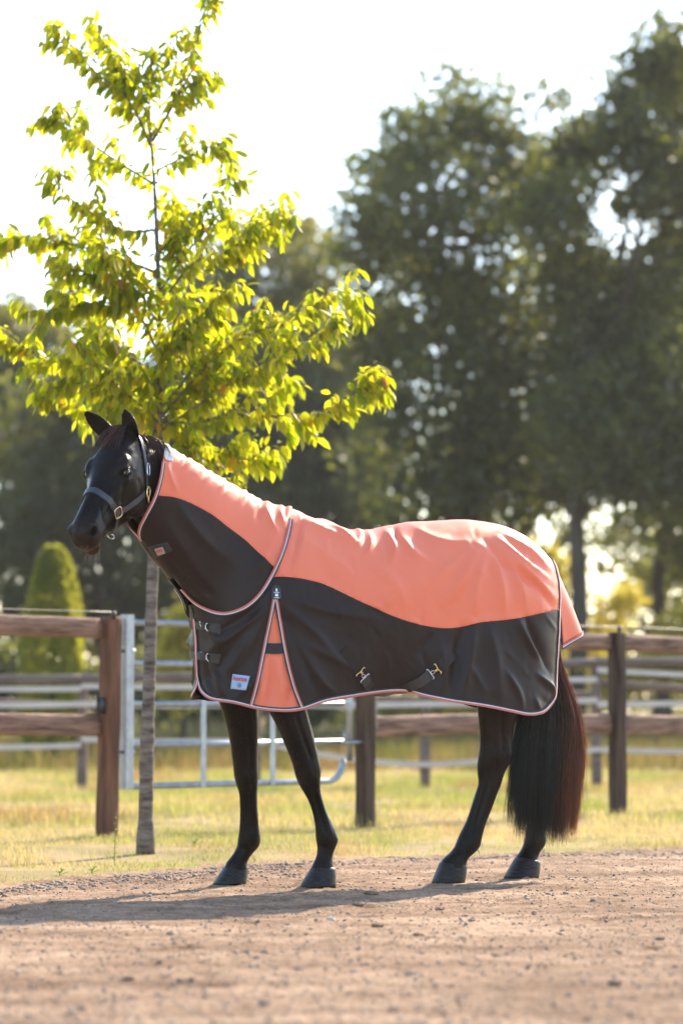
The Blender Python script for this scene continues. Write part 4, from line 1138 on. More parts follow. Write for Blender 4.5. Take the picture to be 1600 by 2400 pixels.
# hooves
def hoof(toe, heel_low, cor_front, cor_back, v, k=0.95):
    """photo pixels: toe at ground, heel at ground, coronet front and back"""
    a = hp(*toe, v); b = hp(*heel_low, v); c = hp(*cor_front, v); d = hp(*cor_back, v)
    base_z = -0.004
    R = []
    for q in np.linspace(0, 1, 9):
        f = a * (1 - q) + c * q; bk = b * (1 - q) + d * q
        f = f.copy(); bk = bk.copy()
        bk = bk + (bk - f) * 0.02 * math.sin(q * 3.14)
        if q == 0: f[2] = base_z; bk[2] = base_z
        ctr = (f + bk) / 2; r = (bk - f) / 2; rl = np.linalg.norm(r) * k
        ring = []
        for an in np.linspace(0, 2 * math.pi, 28, endpoint=False):
            ca, sa = math.cos(an), math.sin(an)
            ring.append(ctr + r * np.sign(ca) * abs(ca) ** 0.9 + HV * rl * np.sign(sa) * abs(sa) ** 0.85)
        R.append(np.array(ring))
    top = R[-1].mean(0)
    R.append(top + (R[-1] - top) * 0.80 + UPZ * 0.008)
    V, F = ring_loft(R)
    return mesh_obj('hoof', V, F, M_HOOF, horse)
hoof(c4(205, 1848), c4(480, 1838), c4(312, 1684), c4(505, 1690), v_ff)
hoof(c4(1005, 1872), c4(1300, 1862), c4(1105, 1700), c4(1305, 1705), v_fn)
hoof(c5(228, 1805), c5(465, 1790), c5(290, 1645), c5(485, 1665), v_hn)
hoof(c5(818, 1768), c5(1065, 1760), c5(905, 1604), c5(1085, 1640), v_hf)
# eyes
for s in (1, -1):
    c = hl(0.190, -0.043, s * 0.094)
    V = ICO3_V[:, 0:1] * E_D * 0.021 + ICO3_V[:, 1:2] * E_F * 0.0165 + ICO3_V[:, 2:3] * E_R * 0.017 + c
    mesh_obj('eye', V, ICO3_F, M_EYE, horse)
    # upper lid
    pts = []; 
    for q in np.linspace(-1, 1, 11):
        pts.append(hl(0.190 + 0.023 * q, -0.043 + 0.0135 * (1 - q * q) + 0.002, s * (0.109 - 0.006 * q * q)))
    V, F = tube(np.array(pts), 0.0042 * (1 - 0.4 * np.abs(np.linspace(-1, 1, 11))), 6); mesh_obj('eyelid', V, F, M_COAT, horse)
    pts = [hl(0.190 + 0.022 * q, -0.043 - 0.0125 * (1 - q * q), s * (0.109 - 0.006 * q * q)) for q in np.linspace(-1, 1, 11)]
    V, F = tube(np.array(pts), 0.0032, 6); mesh_obj('eyelid', V, F, M_COAT, horse)

# -------- hair: many thin tapered strands in one part
def strands(name, curves, widths, cols, parent=horse, sides=3):
    """curves (n,k,3); widths (n,); cols (n,3) or (n,k,3)"""
    C = np.asarray(curves); n, k, _ = C.shape
    T = nrm(np.gradient(C, axis=1))
    ref = nrm(RNG.standard_normal((n, 1, 3)))
    A = nrm(np.cross(T, ref)); B = np.cross(T, A)
    prof = np.interp(np.linspace(0, 1, k), [0, .15, .7, 1], [.7, 1, .85, .15])
    w = widths[:, None, None] * prof[None, :, None] / 2
    ang = np.linspace(0, 2 * math.pi, sides, endpoint=False)
    V = np.stack([C + w * (math.cos(a) * A + math.sin(a) * B) for a in ang], 2)      # n,k,s,3
    base = (np.arange(n) * k * sides)[:, None, None, None] + (np.arange(k - 1) * sides)[None, :, None, None]
    j = np.arange(sides); quad = np.stack([j, (j + 1) % sides, (j + 1) % sides + sides, j + sides], 1)[None, None]
    F = (base + quad).reshape(-1, 4)
    o = mesh_obj(name, V.reshape(-1, 3), F, M_HAIR, parent)
    cols = np.asarray(cols)
    if cols.ndim == 2: cols = np.repeat(cols[:, None], k, 1)
    set_color_attr(o.data, np.repeat(cols.reshape(-1, 3), sides, 0))
    return o
BLK = np.array([0.010, 0.007, 0.006]); RED = np.array([0.36, 0.125, 0.048])
# tail: about seventy locks of strands (crop pixels -> photo)
n = 6800; nlock = 120
lk = RNG.integers(0, nlock, n)
lu = RNG.uniform(-1, 1, nlock); lu = np.sign(lu) * np.abs(lu) ** 0.9; ld = RNG.uniform(-1, 1, nlock)
uu = np.clip(lu[lk] + RNG.normal(0, 0.07, n), -1.12, 1.12); dd = np.clip(ld[lk] * np.sqrt(np.clip(1 - lu[lk] ** 2, 0, 1)) + RNG.normal(0, .12, n), -1, 1)
ylist = [-620, -250, 0, 250, 450, 700, 950, 1200, 1460]
lft = [1150, 1120, 1080, 1000, 930, 900, 885, 860, 855]
rgt = [1180, 1220, 1262, 1345, 1410, 1420, 1402, 1396, 1390]
kk = 18
tt = np.linspace(0, 1, kk)
lend = 1485 - np.abs(RNG.normal(0, 85, nlock)) - 70 * (np.abs(lu) > 0.75); lend = np.where(lu < -0.4, lend - RNG.uniform(0, 110, nlock), lend)
endy = lend[lk] + RNG.normal(0, 34, n) - (RNG.random(n) < 0.35) * RNG.uniform(60, 900, n)
starty = np.where(RNG.random(n) < 0.5, -500, RNG.uniform(-420, 150, n))
curves = np.zeros((n, kk, 3))
lph = RNG.uniform(0, 6.28, nlock); lam_ = RNG.uniform(8, 30, nlock); lfr = RNG.uniform(5, 9, nlock)
strag = RNG.normal(0, 7, n) + (RNG.random(n) < 0.10) * RNG.normal(0, 50, n); ph = RNG.uniform(0, 6.28, n); wav = RNG.uniform(0, 6, n)
for j, t in enumerate(tt):
    y = starty + (endy - starty) * t
    l = np.interp(y, ylist, lft); r = np.interp(y, ylist, rgt)
    x = (l + r) / 2 + (r - l) / 2 * uu + (lam_[lk] * np.sin(lph[lk] + y / 1460 * lfr[lk]) + wav * np.sin(ph + t * 8)) * min(1, t * 1.6) + strag * t ** 1.5
    px, py = c5(x, y)
    vv_ = 0.035 + dd * 0.06 * np.interp(t, [0, .3, 1], [.4, 1, 1])
    d = np.stack([(px - 800) / FPX, CP - (1200 - py) / FPX * SP, SP + (1200 - py) / FPX * CP], 1)
    lam = (vv_ + np.dot(HO - EYE_, HV)) / (d @ HV)
    curves[:, j] = EYE_ + d * lam[:, None]
redness = np.clip((uu - 0.38) * 2.0 + 0.32 * RNG.standard_normal(n), 0, 1)[:, None, None] * np.interp(tt, [0, .25, .6, 1], [.2, .45, .9, 1])[None, :, None]  # backlit glow of the right edge painted into strands, plus bleached ends
cols = BLK * (1 - redness) + RED * redness * RNG.uniform(.4, 1.2, (n, 1, 1))
strands('tail', curves, RNG.uniform(0.0011, 0.0024, n), cols)
# dock: the fleshy root of the tail
V, F = tube(np.array([hp(*c5(1150, -640), 0.0), hp(*c5(1178, -420), 0.0), hp(*c5(1190, -180), 0.02), hp(*c5(1180, 120), 0.03)]), [0.05, 0.045, 0.035, 0.015], 10)
mesh_obj('tail_dock', V, F, M_COAT, horse)
# forelock
n = 300
roots = [hl(-0.02 + 0.03 * a, 0.004 + 0.0 * a, b * 0.04) for a, b in zip(RNG.random(n), RNG.uniform(-1, 1, n))]
curves = np.zeros((n, 9, 3)); bb = RNG.uniform(-1, 1, n); lnn = RNG.uniform(0.04, 0.13, n)
for i in range(n):
    for j, t in enumerate(np.linspace(0, 1, 9)):
        side = bb[i] * (0.035 + 0.05 * t) - 0.028 * t
        f0 = 0.012 + 0.014 * math.sin(t * 3.0) - 0.35 * max(0, abs(side) - 0.05)
        curves[i, j] = hl(-0.035 + (lnn[i] + 0.03) * t, f0 + 0.004 * RNG.standard_normal() * 0.4, side)
rr_ = np.clip(RNG.random((n, 1)) * 1.0 - 0.25, 0, 1)
strands('forelock', curves, RNG.uniform(0.0012, 0.0024, n), BLK * (1 - rr_) + RED * 0.8 * rr_)
# mane tuft between ears and rug
n = 520
curves = np.zeros((n, 8, 3))
crest0 = hl(-0.045, -0.06, 0); crest1 = _T[1]
for i in range(n):
    q = RNG.random() * 0.7; sd = RNG.choice([-1, 1], p=[.35, .65]); ln = RNG.uniform(0.07, 0.14)
    b0 = crest0 * (1 - q) + crest1 * q + UPZ * (0.012 * math.sin(q * 3.1) - 0.004)
    for j, t in enumerate(np.linspace(0, 1, 8)):
        curves[i, j] = b0 + E_R * sd * (0.012 + 0.075 * t ** 0.6) + UPZ * (0.018 * math.sin(t * 2.2) - ln * t ** 1.6) + HU * 0.02 * t + RNG.standard_normal(3) * 0.0008
rr_ = np.clip(RNG.random((n, 1)) * 1.1 - 0.3, 0, 1)
strands('mane', curves, RNG.uniform(0.0012, 0.0024, n), BLK * (1 - rr_) + RED * 0.7 * rr_)
# chin whiskers
n = 70
curves = np.zeros((n, 6, 3))
for i in range(n):
    r0 = RNG.uniform(-0.03, 0.04); t0 = RNG.uniform(0.50, 0.55); dirx = RNG.uniform(-0.5, 0.5)
    p0 = hl(t0, -0.165 if i % 3 else -0.11, r0)
    for j, t in enumerate(np.linspace(0, 1, 6)):
        curves[i, j] = p0 + (E_D * (0.8 if i % 3 else 1.0) - E_F * (0.25 if i % 3 else -0.6) + E_R * dirx * 0.7) * RNG.uniform(0.9, 1.1) * t * (0.045 + 0.02 * (i % 4) / 3) - UPZ * 0.012 * t * t
strands('whiskers', curves, np.full(n, 0.0009), np.full((n, 3), 0.28) * np.array([1, .8, .6]))

# short coat hair: catches the low sun along legs, head and ears; longer at fetlocks and coronets
LTn = np.stack([(SV - POLL) @ E_D, (SV - POLL) @ E_F, (SV - POLL) @ E_R], 1)
cand = np.where((SV[:, 2] < 0.86) & (SV[:, 2] > 0.05) | (isH) | ((LT[:, 0] < 0) & (SV[:, 2] > 1.5)))[0]
pick = RNG.choice(cand, 9000)
p0 = SV[pick]; nn = SN[pick]
isleg = p0[:, 2] < 0.86
flow = np.where(isleg[:, None], np.array([0, 0, -1.0]) + 0 * p0, E_D[None] * 0.8 - E_F[None] * 0.3)
ln = RNG.uniform(0.006, 0.012, len(pick))
rear = (nn @ HU) > 0.35
fet = isleg & rear & (p0[:, 2] < 0.30) & (p0[:, 2] > 0.12)
ln = np.where(fet, RNG.uniform(0.02, 0.045, len(pick)), ln); ln = np.where(isleg & (p0[:, 2] < 0.10), RNG.uniform(0.012, 0.02, len(pick)), ln)
cv = np.stack([p0 + (nn * (0.75 * q - 0.35 * q * q) + flow * 0.75 * q) * ln[:, None] + RNG.normal(0, .0006, p0.shape) * q for q in (0, .35, .7, 1.0)], 1)
cc_ = np.where(RNG.random((len(pick), 1)) < 0.4, np.array([0.05, 0.026, 0.014]), np.array([0.016, 0.010, 0.007]))
cc_ = cc_ * 0.8
strands('coat_hair', cv, RNG.uniform(0.0006, 0.0011, len(pick)), cc_)

# ================================================================== RUG
def fabric(name, c1, c2, rough, sheen, tr=0.0, tc=None, spec=0.4):
    return pmat(name, c1, c2, scale=2.5, rough=rough, bump=0.10, bscale=420, sheen=sheen, translucent=tr, tcol=tc, spec=spec)
M_ORANGE = fabric('orange_fabric', (0.90, 0.215, 0.115), (0.95, 0.24, 0.13), 0.42, 0.03, 0.10, (0.95, 0.2, 0.06), spec=0.35)
M_CHAR = fabric('charcoal_fabric', (0.020, 0.0115, 0.0095), (0.026, 0.0155, 0.013), 0.43, 0.04, spec=0.22)
M_NAVY = fabric('navy_binding', (0.012, 0.014, 0.030), (0.016, 0.018, 0.036), 0.6, 0.1)
M_PINK = fabric('red_piping', (0.50, 0.12, 0.09), (0.56, 0.15, 0.11), 0.5, 0.1)
M_WHITE = fabric('white_piping', (0.60, 0.52, 0.53), (0.66, 0.58, 0.58), 0.5, 0.1)
M_FLEECE = pmat('grey_fleece', (0.42, 0.44, 0.46), (0.60, 0.61, 0.62), scale=60, rough=0.95, bump=0.8, bscale=300, sheen=0.4)
M_WEB = pmat('black_webbing', (0.012, 0.011, 0.012), (0.020, 0.018, 0.018), scale=40, rough=0.6, bump=0.3, bscale=500)
M_STRAP = pmat('charcoal_webbing', (0.026, 0.020, 0.017), (0.034, 0.027, 0.023), scale=40, rough=0.55, bump=0.3, bscale=500)
M_STEEL = pmat('steel_clip', (0.62, 0.62, 0.64), rough=0.22, metallic=1.0)
M_BRASS = pmat('brass_fitting', (0.75, 0.52, 0.24), rough=0.25, metallic=1.0)
M_LABEL = pmat('pale_blue_label', (0.30, 0.42, 0.58), (0.36, 0.47, 0.62), scale=10, rough=0.55)
M_TAG = pmat('dark_teal_tag', (0.014, 0.024, 0.030), (0.02, 0.03, 0.036), scale=30, rough=0.5)
M_INKRED = pmat('label_red_print', (0.55, 0.06, 0.10), rough=0.6)
M_INKNAVY = pmat('label_navy_print', (0.01, 0.02, 0.05), rough=0.6)
M_INKWHITE = pmat('tag_white_print', (0.75, 0.78, 0.8), rough=0.6)
M_GREYLAB = pmat('grey_label', (0.36, 0.34, 0.34), rough=0.6)

rug_base = HO.copy(); rug_base[2] = 0.70
rug = thing('horse_rug', rug_base, 'coral orange and charcoal turnout rug with neck cover worn by the horse', 'horse rug')

GN = loft(_T, _B, _par, NS, NT, 1); GF_ = loft(_T, _B + UPZ * np.interp(np.arange(len(RINGS)), [8, 11, 19, 22], [0, .06, .06, 0])[:, None], _par, NS, NT, -1)
CH = project(GN.reshape(-1, 3)).reshape(NS, NT, 2) * 0.98       # chart: photo position (1568 px wide) of the near side
# ---- folds: polylines in the chart with width (px) and height (m)
def seg_dist(P, pts):
    pts = np.asarray(pts, float); best = np.full(len(P), 1e9); par = np.zeros(len(P))
    L = np.linalg.norm(np.diff(pts, axis=0), axis=1); cum = np.concatenate([[0], np.cumsum(L)])
    for i in range(len(pts) - 1):
        a, b = pts[i], pts[i + 1]; ab = b - a
        t = np.clip(((P - a) @ ab) / (ab @ ab), 0, 1)
        d = np.linalg.norm(P - (a + t[:, None] * ab), axis=1)
        m = d < best; best[m] = d[m]; par[m] = (cum[i] + t[m] * L[i]) / cum[-1]
    return best, par
FOLDS = [ # body, upper
 ([(690, 1190), (740, 1215), (800, 1240)], 9, .010), ([(700, 1180), (760, 1195), (830, 1225)], 8, -.009), ([(760, 1205), (800, 1235), (822, 1250)], 7, .012), ([(822, 1250), (826, 1225), (815, 1212)], 6, .009), ([(845, 1222), (850, 1250), (838, 1275)], 7, .010),
 ([(880, 1215), (905, 1255), (900, 1290)], 9, .010), ([(915, 1225), (955, 1275), (990, 1290)], 9, .008), ([(905, 1208), (912, 1245)], 7, -.010), ([(940, 1205), (1010, 1240), (1090, 1245)], 10, .006), ([(1090, 1250), (1030, 1300), (980, 1345)], 11, .006),
 ([(1100, 1255), (1060, 1330), (1020, 1390)], 13, .009), ([(1115, 1262), (1095, 1340), (1085, 1420)], 14, .010), ([(1130, 1262), (1150, 1340), (1160, 1415)], 14, .010), ([(1140, 1250), (1190, 1330), (1210, 1400)], 13, .008), ([(1140, 1235), (1200, 1290), (1268, 1340)], 9, .013), ([(1150, 1225), (1215, 1265), (1262, 1310)], 8, .012),
 ([(1165, 1275), (1225, 1330), (1270, 1372)], 9, .012), ([(1180, 1310), (1235, 1350), (1268, 1395)], 8, -.009), ([(1110, 1240), (1160, 1300), (1200, 1325)], 9, -.008), ([(650, 1240), (640, 1280), (645, 1320)], 10, .006), ([(690, 1200), (680, 1250), (665, 1310)], 11, -.006), ([(700, 1240), (770, 1290), (830, 1330)], 14, .006),
 ([(860, 1300), (910, 1340), (930, 1390)], 14, .005), ([(720, 1260), (760, 1330), (800, 1360)], 14, -.006),
 # body, lower
 ([(650, 1390), (720, 1450), (780, 1520)], 13, .008), ([(655, 1370), (740, 1400), (850, 1420)], 13, .006), ([(665, 1450), (720, 1540), (770, 1600)], 13, .008), ([(640, 1400), (690, 1500), (730, 1600)], 12, -.007), ([(700, 1480), (800, 1530)], 12, .006), ([(1060, 1440), (1050, 1520), (1040, 1600)], 11, -.016), ([(1090, 1435), (1075, 1520), (1062, 1605)], 12, .014),
 ([(1010, 1470), (1020, 1540), (1010, 1600)], 12, .008), ([(1120, 1430), (1140, 1520), (1150, 1620)], 18, .010), ([(1190, 1425), (1215, 1480), (1245, 1520)], 9, .012), ([(1205, 1415), (1240, 1500), (1262, 1545)], 9, -.010), ([(1235, 1550), (1262, 1575), (1272, 1600)], 7, .012), ([(1160, 1540), (1190, 1590), (1200, 1630)], 8, .008), ([(1080, 1530), (1120, 1600)], 10, .006), ([(1225, 1600), (1240, 1635)], 8, .006), ([(1000, 1450), (970, 1500), (1000, 1570)], 12, -.008),
 # chest flap
 ([(475, 1440), (500, 1470), (520, 1450)], 9, .008), ([(475, 1500), (520, 1470), (560, 1440), (610, 1400)], 9, .008), ([(480, 1465), (540, 1430), (600, 1390)], 10, -.007), ([(480, 1520), (500, 1560), (520, 1600)], 9, .010), ([(470, 1500), (482, 1560), (505, 1605)], 8, -.008), ([(540, 1600), (580, 1570), (600, 1540)], 10, .007), ([(560, 1470), (540, 1520), (520, 1540)], 13, .005), ([(605, 1420), (570, 1500)], 10, .005),
 # gusset
 ([(628, 1500), (624, 1560), (620, 1636)], 7, -.008), ([(640, 1510), (645, 1570), (650, 1636)], 8, .009), ([(605, 1560), (600, 1620)], 7, .008), ([(672, 1570), (660, 1630)], 8, -.006),
 # neck
 ([(378, 1060), (390, 1100), (405, 1130)], 8, .006), ([(400, 1150), (460, 1230), (540, 1300)], 16, .007), ([(385, 1200), (440, 1290), (500, 1360)], 16, .007), ([(560, 1330), (600, 1290), (620, 1250)], 12, .005), ([(430, 1340), (500, 1390)], 9, .006), ([(395, 1290), (440, 1340)], 9, -.005), ([(610, 1170), (620, 1200), (635, 1225)], 7, .008), ([(595, 1165), (590, 1200)], 7, -.006), ([(640, 1175), (650, 1210)], 6, .007)]
Q = CH.reshape(-1, 2)
def fold_field(seed, jitter):
    r = np.random.default_rng(seed)
    D = np.zeros(len(Q))
    for (pts, sg, amp) in FOLDS:
        p = np.array(pts, float) + (r.normal(0, jitter, (len(pts), 2)) if jitter else 0)
        p = catmull(p, 10) if len(p) > 2 else p
        d, t = seg_dist(Q, p)
        D += 1.9 * amp * (0.45 * np.exp(-(d / sg) ** 2) + 0.55 * np.exp(-d / (sg * 0.75))) * np.sin(np.clip(t, 0.04, 0.96) * math.pi) ** 0.6
    # many small random creases
    for q_ in range(110):
        c0 = np.array([r.uniform(480, 1260), r.uniform(1200, 1600)]); an = r.normal(1.1, 0.7); L_ = r.uniform(20, 70)
        p = np.array([c0, c0 + np.array([math.cos(an), math.sin(an)]) * L_ * .5 + r.normal(0, 4, 2), c0 + np.array([math.cos(an + .25), math.sin(an + .25)]) * L_])
        d, t = seg_dist(Q, p)
        D += r.choice([-1, 1]) * r.uniform(.0012, .0035) * np.exp(-(d / r.uniform(3.5, 7)) ** 2) * np.sin(np.clip(t, 0.04, 0.96) * math.pi)
    # small crimps along the crest of the neck cover
    crest = np.array([r_[0] for r_ in RINGS[:9]], float)
    d, t = seg_dist(Q, crest)
    arc = t * 420
    am = np.exp(-(d / 26) ** 2) * (Q[:, 0] < 690)
    D += am * 0.0055 * (np.sin(arc / 4.1 + 1.5 * np.sin(arc / 17)) * (0.55 + 0.45 * np.sin(arc / 9.3 + 1)))
    D += 0.005 * fbm(Q[:, 0] / 70, Q[:, 1] / 70, seed + 3, 3) + 0.0016 * vnoise(Q[:, 0] / 14, Q[:, 1] / 14, seed + 9)
    return D.reshape(NS, NT)
Nn = grid_normals(GN, 1); Nf = grid_normals(GF_, -1)
if np.mean((Nn @ HV)) < 0: Nn = -Nn
if np.mean((Nf @ HV)) > 0: Nf = -Nf
edge_fade = np.clip(np.linspace(0, 1, NT) / 0.03, 0, 1)[None, :]
crowd = np.clip(np.linalg.norm(np.gradient(GN, axis=0), axis=2) / 0.0028, 0.3, 1)
Dn = fold_field(1, 0) * edge_fade * crowd; Df = fold_field(2, 12) * edge_fade * crowd
def smooth_spine(Na, Nb):
    m = nrm(Na[:, 0] + Nb[:, 0] + np.array([0, 0, 1e-3])); Na[:, 0] = m; Nb[:, 0] = m
smooth_spine(Nn, Nf)
crestD = 0.5 * (fold_field(1, 0)[:, 0])
Dn[:, 0] = crestD; Df[:, 0] = crestD
GN = GN + Nn * Dn[..., None]; GF_ = GF_ + Nf * Df[..., None]
def smooth_n(N_):
    for _ in range(12):
        M_ = N_.copy(); M_[1:-1] = (N_[:-2] + 2 * N_[1:-1] + N_[2:]) / 4; N_ = nrm(M_)
    return N_
Nn2, Nf2 = smooth_n(Nn.copy()), smooth_n(Nf.copy())
ii = (np.arange(NS - 1)[:, None] * NT + np.arange(NT - 1)[None, :]).ravel()
TRI = np.concatenate([np.stack([ii, ii + 1, ii + NT + 1], 1), np.stack([ii, ii + NT + 1, ii + NT], 1)])
SIDE = {'near': np.concatenate([GN.reshape(-1, 3), Nn2.reshape(-1, 3), Q], 1), 'far': np.concatenate([GF_.reshape(-1, 3), Nf2.reshape(-1, 3), Q], 1)}

def clip_tri(A, F, phi):
    keep = phi >= 0
    c = keep[F].sum(1)
    out = [F[c == 3]]
    newA = []; cache = {}; nbase = len(A)
    def cut(i, j):
        key = (i, j) if i < j else (j, i)
        if key not in cache:
            t = phi[i] / (phi[i] - phi[j]); cache[key] = nbase + len(newA); newA.append(A[i] * (1 - t) + A[j] * t)
        return cache[key]
    extra = []
    for f in F[(c == 1) | (c == 2)]:
        f = [int(q) for q in f]
        poly = []
        for a in range(3):
            i, j = f[a], f[(a + 1) % 3]
            if keep[i]: poly.append(i)
            if keep[i] != keep[j]: poly.append(cut(i, j))
        for q in range(1, len(poly) - 1): extra.append([poly[0], poly[q], poly[q + 1]])
    if extra: out.append(np.array(extra))
    if newA: A = np.concatenate([A, np.array(newA)])
    return A, np.concatenate(out)
def poly_field(P, poly):
    poly = np.asarray(poly, float)
    best = np.full(len(P), 1e9); inside = np.zeros(len(P), bool)
    for i in range(len(poly)):
        a, b = poly[i], poly[(i + 1) % len(poly)]
        ab = b - a; t = np.clip(((P - a) @ ab) / (ab @ ab + 1e-9), 0, 1)
        best = np.minimum(best, np.linalg.norm(P - (a + t[:, None] * ab), axis=1))
        cond = ((a[1] > P[:, 1]) != (b[1] > P[:, 1]))
        xint = a[0] + (P[:, 1] - a[1]) / (b[1] - a[1] + 1e-12) * ab[0]
        inside ^= cond & (P[:, 0] < xint)
    return np.where(inside, best, -best)
def panel(name, mat, polys_in, polys_out, off=0.0, sides=('near', 'far'), thick=0.003, join=True):
    As, Fs, k = [], [], 0
    for s in sides:
        A = SIDE[s].copy(); F = TRI if s == 'near' else TRI[:, ::-1]
        for p in polys_in: A, F = clip_tri(A, F, poly_field(A[:, 6:8], p))
        for p in polys_out: A, F = clip_tri(A, F, -poly_field(A[:, 6:8], p))
        use = np.unique(F); mp = np.zeros(len(A), int); mp[use] = np.arange(len(use))
        A = A[use]; F = mp[F]
        As.append(A[:, :3] + A[:, 3:6] * off); Fs.append(F + k); k += len(A)
    o = mesh_obj(name, np.concatenate(As), np.concatenate(Fs), mat, rug)
    if 'near' in sides and 'far' in sides:
        bm = bmesh.new(); bm.from_mesh(o.data); bmesh.ops.remove_doubles(bm, verts=bm.verts, dist=0.0004); bm.to_mesh(o.data); bm.free()
    md = o.modifiers.new('thick', 'SOLIDIFY'); md.thickness = thick; md.offset = -1
    return o
def sc(pts, n=60): return [tuple(p) for p in catmull(np.array(pts, float), n)]
# traced outlines (1568 px wide chart)
FRONT = sc([(384, 1000), (376, 1026), (371, 1056), (367, 1090), (360, 1122), (350, 1152), (336, 1182), (326, 1206), (325, 1226), (334, 1246)])
WITH = sc([(672, 1150), (667, 1178), (660, 1225), (645, 1272), (625, 1320), (600, 1360), (570, 1390), (540, 1406), (518, 1411), (495, 1407), (470, 1395), (447, 1378), (425, 1352), (400, 1322)], 90)
NLINE = sc([(330, 1130), (365, 1138), (400, 1143), (440, 1158), (480, 1180), (520, 1210), (560, 1240), (600, 1278), (634, 1310), (670, 1345)])
BLINE = sc([(610, 1326), (630, 1325), (660, 1325), (700, 1330), (740, 1340), (780, 1358), (820, 1378), (860, 1396), (900, 1414), (940, 1428), (980, 1438), (1020, 1443), (1060, 1440), (1100, 1430), (1160, 1424), (1200, 1418), (1240, 1409), (1300, 1396)], 90)
NECK_POLY = FRONT + [(300, 1290), (370, 1360)] + WITH[::-1]
CHEST_POLY = [(p[0] - 14, p[1] - 10) for p in WITH[8:70]] + [(400, 1390), (400, 1700), (1400, 1700), (1400, 1100), (680, 1100)]
ABOVE_N = NLINE + [(700, 1000), (300, 950)]
ABOVE_B = BLINE + [(1400, 1100), (560, 1100), (560, 1326)]
GUS_L = [(629, 1376), (619, 1430), (609, 1480), (599, 1530), (588, 1580), (577, 1621)]
GUS_R = [(633, 1376), (643, 1430), (651, 1480), (661, 1530), (675, 1580), (692, 1624)]
GUSSET = GUS_L + [(575, 1680), (700, 1680)] + GUS_R[::-1]
POLLP = [(372, 1000), (390, 1012), (402, 1034), (392, 1064), (376, 1059), (371, 1050), (373, 1030)]
panel('neck_cover_top', M_ORANGE, [NECK_POLY, ABOVE_N], [], 0.009)
panel('neck_cover_side', M_CHAR, [NECK_POLY], [ABOVE_N], 0.009)
panel('back_panel', M_ORANGE, [CHEST_POLY, ABOVE_B], [], 0.0)
panel('side_panel', M_CHAR, [CHEST_POLY], [ABOVE_B, GUSSET], 0.0)
GUSw = [(p[0] - 9, p[1] + 3) for p in GUS_L] + [(560, 1680), (712, 1680)] + [(p[0] + 9, p[1] + 3) for p in GUS_R[::-1]]
panel('shoulder_gusset', M_ORANGE, [GUSw], [], -0.007, sides=('near',)); panel('shoulder_gusset', M_ORANGE, [GUSw], [], -0.007, sides=('far',))
pp = panel('poll_patch', M_FLEECE, [POLLP], [], 0.014)

# ---- things that follow the rug surface
_flat = np.concatenate([Q, np.zeros((len(Q), 1))], 1)
CHART_BVH = BVHTree.FromPolygons([Vector(v) for v in _flat], TRI.tolist())
RUG_BVH = {s_: BVHTree.FromPolygons([Vector(v) for v in SIDE[s_][:, :3]], TRI.tolist()) for s_ in SIDE}
def surf(q, side='near'):
    loc, _, idx, _ = CHART_BVH.find_nearest(Vector((q[0], q[1], 0)))
    f = TRI[idx]; a, b, c = Q[f[0]], Q[f[1]], Q[f[2]]
    M = np.array([[b[0] - a[0], c[0] - a[0]], [b[1] - a[1], c[1] - a[1]]])
    try: w = np.linalg.solve(M, np.array([loc[0] - a[0], loc[1] - a[1]]))
    except np.linalg.LinAlgError: w = np.array([0, 0])
    S = SIDE[side]
    r = S[f[0]] * (1 - w[0] - w[1]) + S[f[1]] * w[0] + S[f[2]] * w[1]
    p, n_ = r[:3], nrm(r[3:6])
    hit = RUG_BVH[side].ray_cast(Vector(p + n_ * 0.07), Vector(-n_), 0.12)      # outermost layer of the folded cloth
    if hit[0] is not None: p = np.array(hit[0])
    return p, n_
def sm_path(P, N, it=2):
    P = np.array(P); N = np.array(N)
    for _ in range(it):
        P[1:-1] = (P[:-2] + 2 * P[1:-1] + P[2:]) / 4; N[1:-1] = (N[:-2] + 2 * N[1:-1] + N[2:]) / 4
    return P, nrm(N)
def trim(P, N, off=0.003, flip=1, parent=rug, scale=0.78, it=2):
    """bound edge: navy binding with a white and a red piping on it"""
    P, N = sm_path(P, N, it)
    P = P + N * off
    V, F = ribbon(P, N, 0.024 * scale, 0.003); b = mesh_obj('binding', V, F, M_NAVY, parent, smooth=False)
    V, F = ribbon(P + N * 0.0024, N, 0.0062 * scale, 0.0024, lat=-0.0012 * flip); mesh_obj('white_piping', V, F, M_WHITE, b, smooth=False)
    V, F = ribbon(P + N * 0.0024, N, 0.0092 * scale, 0.0024, lat=0.0072 * flip * scale); mesh_obj('red_piping', V, F, M_PINK, b, smooth=False)
    return b
def chart_path(pts, n, side): 
    c = catmull(np.array(pts, float), n)
    r = [surf(q, side) for q in c]
    return [x[0] for x in r], [x[1] for x in r]
